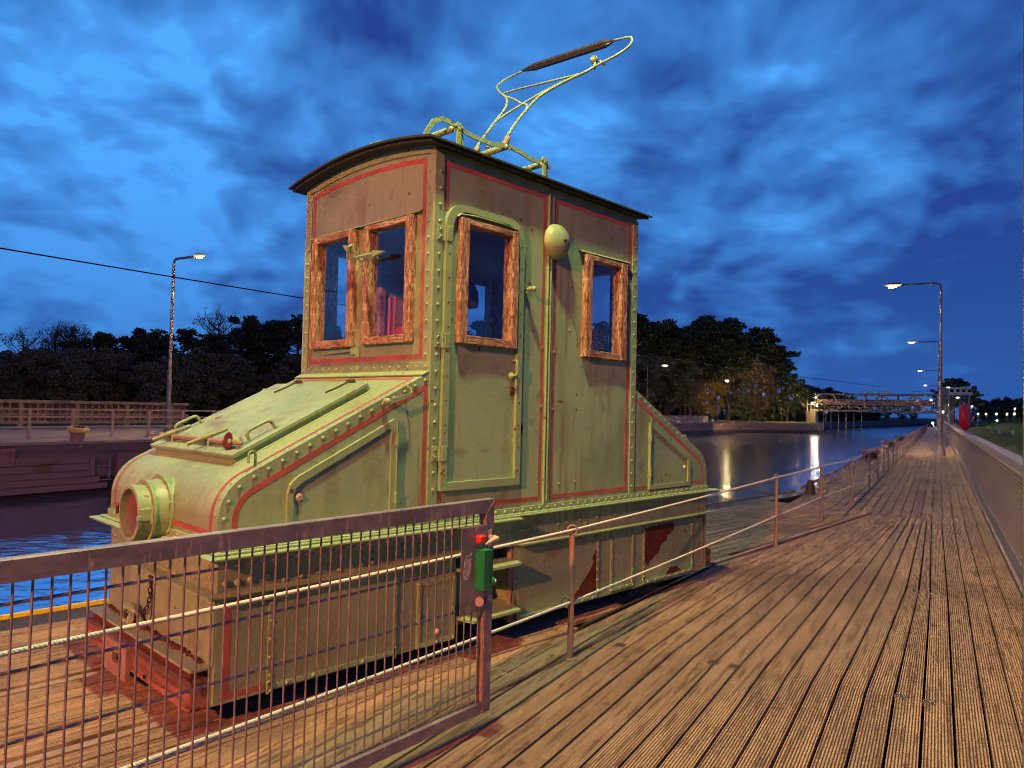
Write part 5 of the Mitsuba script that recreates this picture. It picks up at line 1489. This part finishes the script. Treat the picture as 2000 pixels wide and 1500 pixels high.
def bar(a, b, w=0.2):
    return tube([SN(SB + a[2], a[0], a[1]), SN(SB + b[2], b[0], b[1])], w / 2 * 1.3, 4)


for d in (0.0, 4.0):
    obj('chord', cat(bar((0.6, 7.3, d), (27.5, 7.3, d), 0.36), bar((0.6, 5.35, d), (27.5, 5.35, d), 0.26), bar((0.2, 3.10, d), (28.2, 3.10, d), 0.34)), 'blue_steel', br)
    for i, n in enumerate(nodes):
        obj('upright', bar((n, 3.1, d), (n, 7.3, d), 0.2), 'blue_steel', br)
    for i, (a, b) in enumerate(zip(nodes, nodes[1:])):
        up = (3.1, 5.3) if (i % 2 == 0) else (5.3, 3.1)
        obj('brace', bar((a, up[0], d), (b, up[1], d), 0.18), 'blue_steel', br)
    for n in nodes[1::2]:
        obj('brace', cat(bar((n, 7.2, d), (n - 1.4, 6.2, d), 0.15), bar((n, 7.2, d), (n + 1.4, 6.2, d), 0.15)), 'blue_steel', br)
obj('duct', sn_box(SB + 0.5, SB + 3.5, 1.0, 27.5, 4.6, 6.05, 0.05), 'fender_wood', br)
obj('deck', sn_box(SB, SB + 4, 0.4, 28.0, 2.95, 3.1), 'blue_steel', br)
obj('handrail', cat(bar((10.2, 8.1, 0), (16.4, 8.1, 0), 0.1), bar((10.2, 7.7, 0), (16.4, 7.7, 0), 0.07), *[bar((n, 7.3, 0), (n, 8.1, 0), 0.09) for n in np.linspace(10.2, 16.4, 6)], bar((1.0, 8.1, 0), (5.2, 8.1, 0), 0.1), *[bar((n, 7.3, 0), (n, 8.1, 0), 0.09) for n in (1.0, 3.1, 5.2)],
                    *[bar((n, 3.1, -.3), (n, 4.1, -.3), 0.07) for n in np.arange(1, 27, 1.6)], bar((1, 4.1, -.3), (27, 4.1, -.3), 0.08)), 'rail_steel', br)
obj('pale_platform', cat(sn_box(SB - 1.4, SB - 0.2, 0.4, 3.4, 3.05, 3.4, 0.03), sn_box(SB - 1.4, SB - 0.2, 1.0, 2.7, 3.4, 3.6, 0.03)), 'pale_concrete', br)
obj('pier', cat(sn_box(SB - 0.5, SB + 4.5, 27.1, 29.3, -3, 3.0, 0.1), sn_box(SB - 0.5, SB + 4.5, 26.9, 29.5, 2.7, 3.0)), 'pale_concrete', br)
obj('pier', cat(sn_box(SB, SB + 4, -1.2, 0.4, -3, 3.0, 0.1)), 'pale_concrete', br)
for n in np.linspace(17, 26, 6):
    obj('support', tube([SN(SB + 6, n, -2), SN(SB + 6, n, 3)], 0.13, 6), 'rail_steel', br)
obj('gantry', cat(bar((29.3, 3.0, 1), (29.3, 5.6, 1), .2), bar((27.3, 3.0, 1), (27.9, 5.0, 1), .2), bar((27.3, 4.6, 1), (29.4, 4.6, 1), .2), bar((29.6, 4.0, 1), (31.3, 5.6, 1), .2), bar((28.4, 3.0, 1), (28.4, 4.8, 1), .25)), 'rail_steel', br)


def globe(o, r, L_, tint, label, group, pole=None):
    t = thing('small_lamp', label, 'lamp', group)
    s = mikit.ply(trimesh.creation.icosphere(1, r), 'black_void', to_world=T().translate(list(map(float, o))))
    s['emitter'] = {'type': 'area', 'radiance': {'type': 'rgb', 'value': [L_ * c for c in tint]}, 'sampling_weight': 0.15}
    put('bulb', s, t)
    obj('cap', moved(lathe([(r * 1.6, 0), (r * 0.6, r * .9), (0, r)], 8), frame_to(np.array(o) + (0, 0, r * .7), (0, 0, 1))), 'blue_steel', t)
    if pole is not None:
        obj('pole', tube([(o[0] + .2, o[1], pole), (o[0] + .2, o[1], o[2] + .3), (o[0], o[1], o[2] + .35)], 0.08, 5), 'rail_steel', t)


for n, z, lab in [(26.9, 6.35, 'upper lamp'), (27.7, 4.85, 'middle lamp'), (26.6, 4.25, 'lower lamp')]:
    globe(SN(SB - 1.5, n, z), 0.20, 140, (1, .62, .22), lab + ' on the left pier of the distant bridge', 'lamps on the bridge')
globe(SN(SB - 2, 1.6, 6.0), 0.16, 500, (1, .68, .3), 'lamp on the right end of the distant bridge', 'lamps on the bridge')
globe(SN(172, 1.0, 0.75), 0.20, 300, (1, .92, .8), 'low white lamp at the end of the boardwalk below the bridge', 'lamps on the bridge', -0.1)
sg = thing('signal_disc', 'white round signal disc on a dark post at the tip of the far bank', 'sign')
so = SN(183, 22.6, 0)
obj('pole', tube([so, so + (0, 0, 3.1)], 0.09, 6), 'blue_steel', sg)
obj('disc', moved(lathe([(0, .04), (.42, .04), (.42, -.04), (0, -.04)], 20), frame_to(so + np.array([-0.1, -0.1, 2.65]), (-.8, -.6, 0))), 'plaster', sg)

# control house on legs, right of the bridge
hs = thing('control_house', 'pale box shaped control house raised on legs beside the bridge', 'building')
K = 185 / 120


def zz(z):
    return 1.7 + (z - 1.7) * K


obj('body', sn_box(185, 192, -4.0 * K, -1.2 * K, zz(5.12), zz(6.18), 0.05), 'plaster', hs)
obj('body', sn_box(186, 193, -1.2 * K, 0.0, zz(4.4), zz(6.3), 0.05), 'blue_steel', hs)
for i, n in enumerate(np.linspace(-3.7, -1.6, 4)):
    obj('window', sn_box(184.95, 185.0, n * K - .35, n * K + .35, zz(5.5), zz(5.9)), 'black_void', hs)
for n in (-3.7, -2.6, -1.3):
    obj('leg', tube([SN(186, n * K, -.3), SN(186, n * K, zz(5.12))], 0.16, 6), 'rail_steel', hs)
obj('tower', sn_box(188, 193, -1.9 * K, 0.4, -.3, zz(5.12), 0.05), 'blue_steel', hs)
obj('stair', cat(*[sn_box(184.2, 185.4, -1.5 + i * 0.22, -1.2 + i * 0.22, 0.4 + i * 0.35, 0.47 + i * 0.35) for i in range(12)], tube([SN(184.2, -1.5, .4), SN(184.2, 1.1, 4.6)], .06, 4), tube([SN(185.4, -1.5, .4), SN(185.4, 1.1, 4.6)], .06, 4)), 'rail_steel', hs)
globe(SN(183, -0.8, 3.2), 0.16, 500, (1, .8, .5), 'lamp at the stair of the control house', 'lamps near the control house')

# lamps and lights on the right
for s, n, z, lab in [(140, -2.45, 7.2, 'lit lamp post left of the red lifebuoy case'), (150, -4.0, 5.8, 'lit lamp just behind the top of the red lifebuoy case'), (210, -8.1, 5.3, 'lit lamp post right of the lifebuoy case')]:
    lamp(SN(s, n, -0.3), z, NA, 260, lab, 'lamps beyond the meadow', big=False, tint=(1, .85, .6), arm_len=1.2, rod=0.05, flare=False)
for s, n, z, lab in [(330, -13.0, 3.9, 'first'), (330, -15.6, 3.9, 'second'), (330, -18.8, 4.0, 'third'), (330, -22.1, 4.0, 'fourth'), (330, -24.4, 4.1, 'fifth')]:
    globe(SN(s, n, z), 0.24, 10, (1, .75, .42), lab + ' of the five small lights in a row under the right hand wood', 'lights under the right hand wood', -.3)
globe(SN(330, -24.5, 6.1), 0.2, 10, (1, .9, .7), 'single light above the row under the right hand wood', 'lights under the right hand wood', -.3)
globe(SN(320, -18.4, 1.6), 0.34, 8, (.75, 1, .85), 'greenish white light low at the foot of the right hand wood', 'lights under the right hand wood', -.3)
hg = []
for i in range(2600):
    s = random.uniform(70, 320)
    p = SN(s, random.uniform(-17, -14.5), random.uniform(-0.2, 1.9 + 0.5 * math.sin(s * .31)))
    d = rng.normal(size=3)
    e = rng.normal(size=3)
    hg.append((p, p + d * 0.22, p + e * 0.22))
HV = np.array(hg).reshape(-1, 3)
labels[obj('hedge', trimesh.Trimesh(HV, np.arange(len(HV)).reshape(-1, 3), process=False), 'dark_leaves')] = {'kind': 'stuff', 'label': 'low dark hedge along the dyke beyond the meadow', 'category': 'hedge'}
for s, n in [(120, -7.2), (120, -8.7)]:
    tag(obj('marker_stone', box(*(SN(s, n)[0] + np.array([-.12, .12])), *(SN(s, n)[1] + np.array([-.12, .12])), -.25, 0.35, .02), 'plaster'), 'small white marker stone on the meadow', 'stone', 'white stones on the meadow')
fp_ = thing('field_fence', 'short pale post fence at the far edge of the meadow', 'fence')
for i in range(9):
    obj('post', sn_box(96 + i * 3.2, 96.15 + i * 3.2, -1.9, -1.75, -.22, 1.15), 'rail_steel', fp_)
obj('rail', sn_box(96, 122, -1.86, -1.79, 0.9, 1.0), 'rail_steel', fp_)

# overhead cable along the canal
cable = [SN(s, n, z) for s, n, z in [(-14, 12, 4.6), (5.39, 12, 3.90), (7.84, 12, 3.94), (11.43, 12, 4.01), (20, 12, 4.14), (30.88, 12, 4.32), (50, 12, 4.80), (71, 12, 5.38), (111.4, 12, 6.59), (160, 12, 8.0), (200, 11.6, 9.3)]]
tag(obj('overhead_cable', cat(tube(curve(cable[1:4][::1] if False else [cable[1] + (cable[1] - cable[3]) * 2.5, cable[1], cable[2], cable[3], cable[4], cable[5]], 40), 0.0125, 6), tube(curve(cable[5:], 40), 0.03, 5)), 'black_void'), 'black overhead cable sagging across the sky behind the cab', 'cable')

# ------------------------------------------------------------------ trees


def leaves(centres, radii, n, size, r, flat=0.6):
    """n small leaf triangles spread through the clumps."""
    w = radii ** 2
    idx = r.choice(len(centres), n, p=w / w.sum())
    d = r.normal(size=(n, 3))
    d /= np.linalg.norm(d, axis=1, keepdims=True)
    rad = radii[idx] * r.uniform(0.25, 1.0, n) ** 0.5
    c = centres[idx] + d * rad[:, None] * np.array([1, 1, flat])
    a = r.normal(size=(n, 3))
    b = r.normal(size=(n, 3))
    a *= (size * r.uniform(0.6, 1.4, n) / np.linalg.norm(a, axis=1))[:, None]
    b *= (size * r.uniform(0.6, 1.4, n) / np.linalg.norm(b, axis=1))[:, None]
    V = np.stack([c - a * 0.5, c + a * 0.5, c + b], 1).reshape(-1, 3)
    return trimesh.Trimesh(V, np.arange(3 * n).reshape(-1, 3), process=False)


def grow(h, kind, seed, n=5200):
    r = np.random.default_rng(seed)
    lean = r.uniform(-0.05, 0.05, 2)
    tp = [np.array([lean[0] * h * t + 0.02 * h * math.sin(3 * t + seed) * t, lean[1] * h * t, h * t]) for t in np.linspace(0, 1, 9)]
    tr = [tube(tp, np.linspace(0.022 * h, 0.004 * h, 9), 7)]
    C, R = [], []
    base = {'pine': 0.42, 'leafy': 0.18, 'bush': 0.05, 'bare': 0.25}[kind]
    nl = {'pine': 26, 'leafy': 30, 'bush': 16, 'bare': 34}[kind]
    for i in range(nl):
        t = base + (1 - base) * (i + r.uniform(0, 1)) / nl
        k = np.interp(t, np.linspace(0, 1, 9), np.arange(9))
        p = tp[int(k)] * (1 - k % 1) + tp[min(8, int(k) + 1)] * (k % 1)
        prof = {'pine': 0.24 * (0.35 + 1.0 * math.sin(math.pi * min(1, (t - base) / (1 - base) * 0.85 + 0.12))), 'leafy': 0.30 * math.sin(math.pi * (0.12 + 0.80 * (t - base) / (1 - base))), 'bush': 0.55 * math.sin(math.pi * (0.2 + 0.7 * t)), 'bare': 0.30 * math.sin(math.pi * (0.15 + 0.75 * (t - base) / (1 - base)))}[kind]
        ln = h * prof * r.uniform(0.55, 1.15)
        a = r.uniform(0, 2 * math.pi)
        rise = {'pine': 0.18, 'leafy': 0.55, 'bush': 0.6, 'bare': 0.9}[kind] * ln
        e = p + np.array([math.cos(a) * ln, math.sin(a) * ln, rise])
        tr.append(tube([p, (p + e) / 2 + (0, 0, -0.06 * ln), e], [0.006 * h, 0.004 * h, 0.0018 * h], 4))
        if kind == 'bare':
            for _ in range(9):
                u = r.uniform(0.25, 1)
                q = p + (e - p) * u
                q2 = q + np.array([r.normal() * .5, r.normal() * .5, r.uniform(.3, 1.3)]) * h * 0.07
                tr.append(tube([q, q2], [0.0022 * h, 0.0009 * h], 3))
                for _ in range(3):
                    q3 = q2 + np.array([r.normal() * .5, r.normal() * .5, r.uniform(.1, .9)]) * h * 0.045
                    tr.append(tube([q2, q3], [0.0011 * h, 0.0006 * h], 3))
        m = 3 if kind != 'bare' else 1
        for j in range(m):
            C.append(p + (e - p) * r.uniform(0.45, 1.08) + r.normal(size=3) * 0.02 * h)
            R.append(h * r.uniform(0.040, 0.085) * (0.8 if kind == 'pine' else 1.0))
    C, R = np.array(C), np.array(R)
    if kind == 'bare':
        n = n // 6
    return cat(tr), leaves(C, R, n, {'pine': 0.026, 'leafy': 0.030, 'bush': 0.045, 'bare': 0.018}[kind] * h, r, 0.5 if kind == 'pine' else 0.8)


PROTO = {}
for kind, ks in (('pine', 5), ('leafy', 4), ('bare', 3), ('bush', 3)):
    for i in range(ks):
        t_, c_ = grow(10.0, kind, 100 * len(kind) + i)
        PROTO[kind, i] = (t_, c_)


def tree(o, h, kind, i, mat, label, group, wide=1.0, name=None):
    t = thing(name or {'pine': 'pine_tree', 'leafy': 'tree', 'bare': 'bare_tree', 'bush': 'bush'}[kind], label, {'bush': 'bush'}.get(kind, 'tree'), group)
    M = T().translate([float(o[0]), float(o[1]), float(o[2])]).rotate([0, 0, 1], float(rng.uniform(0, 360))).scale([h / 10 * wide, h / 10 * wide, h / 10])
    a, b = PROTO[kind, i % len([k for k in PROTO if k[0] == kind])]
    for nm, me, mt in (('trunk', a, 'bark'), ('crown', b, mat)):
        if (kind, i, nm, mt) not in TREE_PLY:
            TREE_PLY[kind, i, nm, mt] = mikit.ply(me, mt)
        put(nm, {**TREE_PLY[kind, i, nm, mt], 'to_world': M}, t)


TREE_PLY = {}

WOODS = {
    'LB': [(11.5, 69.0, 5.7), (14.0, 76.7, 6.4), (15.1, 70.4, 6.4), (18.8, 75.7, 7.3), (18.9, 71.6, 7.4), (21.1, 77.2, 7.7), (32.8, 73.0, 9.8)],
    'LP': [(14.6, 73.6, 5.4), (17.5, 78.1, 5.8), (16.5, 68.0, 5.5), (20.1, 69.1, 7.1), (23.3, 76.5, 7.6), (25.6, 81.1, 7.9), (23.7, 70.1, 7.8), (27.1, 77.4, 8.2), (26.0, 71.4, 7.9), (31.0, 82.4, 8.4), (29.1, 72.4, 8.5), (34.4, 83.1, 8.8), (32.5, 75.3, 8.4), (38.1, 81.5, 9.7), (36.0, 73.7, 10.3), (40.6, 80.3, 10.3), (38.8, 74.5, 10.3), (43.7, 81.0, 10.9), (42.5, 74.8, 11.1)],
    'LC': [(47.2, 79.0, 11.0), (50.7, 80.3, 11.1), (52.8, 79.0, 10.9), (70.4, 77.9, 13.1), (72.4, 77.4, 13.7), (75.7, 77.0, 12.8), (92.2, 73.7, 15.1), (93.7, 71.8, 15.6), (97.0, 70.6, 16.0)],
    'U': [(10.7, 63.8, 4.0), (12.0, 66.2, 3.5), (12.1, 61.9, 3.8), (13.2, 63.3, 4.2), (14.6, 67.3, 4.7), (14.5, 62.4, 4.9), (16.0, 64.7, 4.7), (16.0, 61.4, 4.5), (16.9, 62.9, 5.0), (18.4, 63.7, 5.2), (19.9, 65.0, 4.4), (20.7, 65.4, 5.5), (21.7, 65.7, 3.9), (21.6, 60.8, 4.4), (23.1, 63.5, 4.6), (24.0, 62.8, 4.8), (26.2, 64.8, 5.2), (28.6, 67.8, 6.0), (29.0, 67.1, 5.7), (32.0, 69.5, 5.3), (32.4, 68.8, 5.9), (33.7, 68.5, 4.1), (36.8, 70.5, 4.3), (38.0, 71.0, 4.5), (38.3, 68.3, 6.2), (39.1, 67.2, 4.2)],
    'R': [(101.2, 71.6, 16.7), (104.1, 71.0, 17.7), (109.7, 73.5, 18.7), (107.4, 69.6, 16.3), (114.9, 72.7, 17.0), (110.6, 68.3, 16.9), (118.6, 70.6, 16.7), (114.2, 66.1, 17.1), (121.8, 69.1, 17.4), (117.2, 65.0, 17.5), (119.6, 64.7, 18.3), (123.9, 65.1, 18.6), (119.1, 61.3, 17.1), (130.8, 64.9, 16.8), (128.1, 61.2, 17.0), (135.8, 63.6, 17.2), (132.8, 60.7, 16.1), (138.7, 62.1, 13.8), (145.0, 62.7, 11.7)],
    'RU': [(101.8, 67.3, 10.5), (105.3, 65.5, 10.3), (112.2, 65.7, 11.1), (118.9, 66.0, 10.2), (123.0, 62.6, 12.7), (129.4, 63.2, 10.3)],
    'Y': [(124.4, 66.3, 7.0)],
    'A': [(127.5, 71.1, 7.6)],
    'B': [(150.7, 69.6, 12.2)],
    'G': [(155.3, 74.0, 6.0)],
    'G2': [(158.0, 77.5, 5.6)],
    'F': [(184.0, 78.3, 11.0), (198.5, 82.5, 10.3), (208.5, 84.6, 10.1), (223.3, 88.0, 10.1), (233.6, 89.2, 9.8), (243.8, 90.3, 10.5), (263.4, 94.9, 9.8), (283.2, 99.0, 9.6), (312.7, 105.3, 9.2), (342.6, 110.6, 8.1), (363.1, 112.2, 8.1), (383.6, 113.2, 8.3), (414.1, 116.0, 8.6), (434.9, 115.5, 9.0)],
    'H': [(223.9, 52.5, 8.3), (209.6, 48.0, 11.0), (212.8, 47.2, 11.8), (217.0, 46.7, 11.6), (207.8, 42.2, 9.5)],
    'W': [(372.6, 74.5, 9.2), (378.0, 73.0, 9.8), (353.7, 67.0, 8.0), (383.4, 71.3, 9.7), (374.0, 67.1, 10.2), (384.3, 66.4, 10.0), (354.9, 60.6, 8.1), (379.7, 63.4, 11.0), (375.2, 60.1, 10.1), (355.6, 55.9, 8.2), (385.5, 59.1, 10.8), (376.1, 54.6, 10.8), (386.5, 52.4, 10.6)],
}

LABEL = {
    'LP': ('pine', 'pine_needles', 1.0, 'dark pine in the wood left of the cab', 'pines of the wood left of the cab'),
    'LC': ('pine', 'pine_needles', 1.0, 'dark pine across the lock, seen through the cab windows', 'pines seen through the cab windows'),
    'U': ('leafy', 'dark_leaves', 1.25, 'dark leafy tree low at the foot of the wood across the lock', 'low trees at the foot of the left wood'),
    'R': ('pine', 'pine_needles', 1.05, 'tall black pine on the bank right of the cab', 'tall pines right of the cab'),
    'RU': ('leafy', 'dark_leaves', 1.2, 'dark leafy tree under the tall pines right of the cab', 'low trees under the tall pines'),
    'F': ('leafy', 'pine_needles', 1.3, 'small dark tree in the far wood behind the bridge', 'trees of the far wood behind the bridge'),
    'H': ('pine', 'pine_needles', 1.1, 'dark tree behind the control house on legs', 'trees behind the control house'),
    'W': ('leafy', 'pine_needles', 1.25, 'dark tree in the distant wood beyond the meadow on the right', 'trees of the wood beyond the meadow'),
}
for g, (kind, mat, wide, lab, grp) in LABEL.items():
    for i, (x, y, h) in enumerate(WOODS[g]):
        if g in ('R', 'RU'):          # the tall pines stand well behind the lamps of the bank
            x, y, h = x * 1.5, y * 1.5, 1.7 + (h - 1.7) * 1.5
        one = lab if g not in ('LP', 'R', 'H') else lab.replace(lab.split(' in ')[0].split(' on ')[0].split(' behind ')[0], lab.split(' in ')[0].split(' on ')[0].split(' behind ')[0] + ' number %d from the left' % (i + 1))
        tree((x, y, -0.3), h + 0.3, kind, int(rng.integers(5)), mat, one, grp, wide * rng.uniform(0.9, 1.15))
BARE = ['bare twiggy tree cut off by the left edge', 'thin bare tree second from the left edge', 'bare tree with thin crown third from the left edge', 'bare tree right of the leftmost dark pine', 'tallest thin bare tree in the left part of the wood', 'thin bare tree just right of the tallest thin one', 'big bare crowned tree right of the left street lamp']
for i, (x, y, h) in enumerate(WOODS['LB']):
    tree((x, y, -0.3), h + 0.3, 'bare', i, 'dark_leaves', BARE[min(i, 6)], 'bare trees in the left wood')
x, y, h = WOODS['Y'][0]
tree((x, y, 0), h, 'leafy', 0, 'yellow_leaves', 'small yellow tree lit by the lamp on the far bank', None, 1.1)
x, y, h = WOODS['A'][0]
tree((x, y, 0), h, 'leafy', 1, 'autumn_leaves', 'dull brown tree left of the small yellow tree', None, 1.0)
x, y, h = WOODS['B'][0]
tree((x, y, 0), h, 'leafy', 2, 'autumn_leaves', 'brown autumn tree at the right end of the tall pines', None, 1.15)
for g, lab in (('G', 'pale green bush on the far bank beside a lamp'), ('G2', 'yellowish green bush left of the pale green one')):
    x, y, h = WOODS[g][0]
    tree((x, y, 0), h, 'bush', 0 if g == 'G' else 1, 'bush_leaves', lab, None, 1.0)

# the mass of undergrowth that closes the gaps between the trunks
def mass(name, A, B, h0, h1, deep, n, size, mat, label, seed):
    r = np.random.default_rng(seed)
    t = r.uniform(0, 1, n)
    c = np.array(A)[None] * (1 - t[:, None]) + np.array(B)[None] * t[:, None]
    d = (np.array(B) - np.array(A)) / np.linalg.norm(np.array(B) - np.array(A))
    nn = np.array([-d[1], d[0]])
    w = r.uniform(0, deep, n)
    top = h0 + (h1 - h0) * (0.5 + 0.5 * np.sin(t * 37 + seed) * np.sin(t * 13.7)) 
    z = r.uniform(0, 1, n) ** 0.8 * top
    P = np.column_stack([c + nn * w[:, None], z])
    a, b = r.normal(size=(n, 3)), r.normal(size=(n, 3))
    V = np.stack([P - a * size * .5, P + a * size * .5, P + b * size], 1).reshape(-1, 3)
    k = obj(name, trimesh.Trimesh(V, np.arange(3 * n).reshape(-1, 3), process=False), mat)
    labels[k] = {'label': label, 'category': 'undergrowth', 'kind': 'stuff'}


mass('undergrowth', (-4, 76), (58, 92), 3.0, 5.5, 7, 26000, 0.42, 'dark_leaves', 'dark tangle of undergrowth under the left wood', 3)
mass('undergrowth', (146, 117), (205, 112), 5.0, 12.0, 10, 26000, 0.7, 'pine_needles', 'dark undergrowth under the tall pines right of the cab', 5)
mass('undergrowth', (180, 83), (420, 128), 3.5, 6.5, 10, 24000, 0.8, 'pine_needles', 'dark far wood edge behind the bridge', 7)
mass('undergrowth', (360, 20), (380, 64), 4.0, 6.5, 8, 12000, 1.0, 'pine_needles', 'dark foot of the distant wood beyond the meadow', 9)

space_check = len(scene)
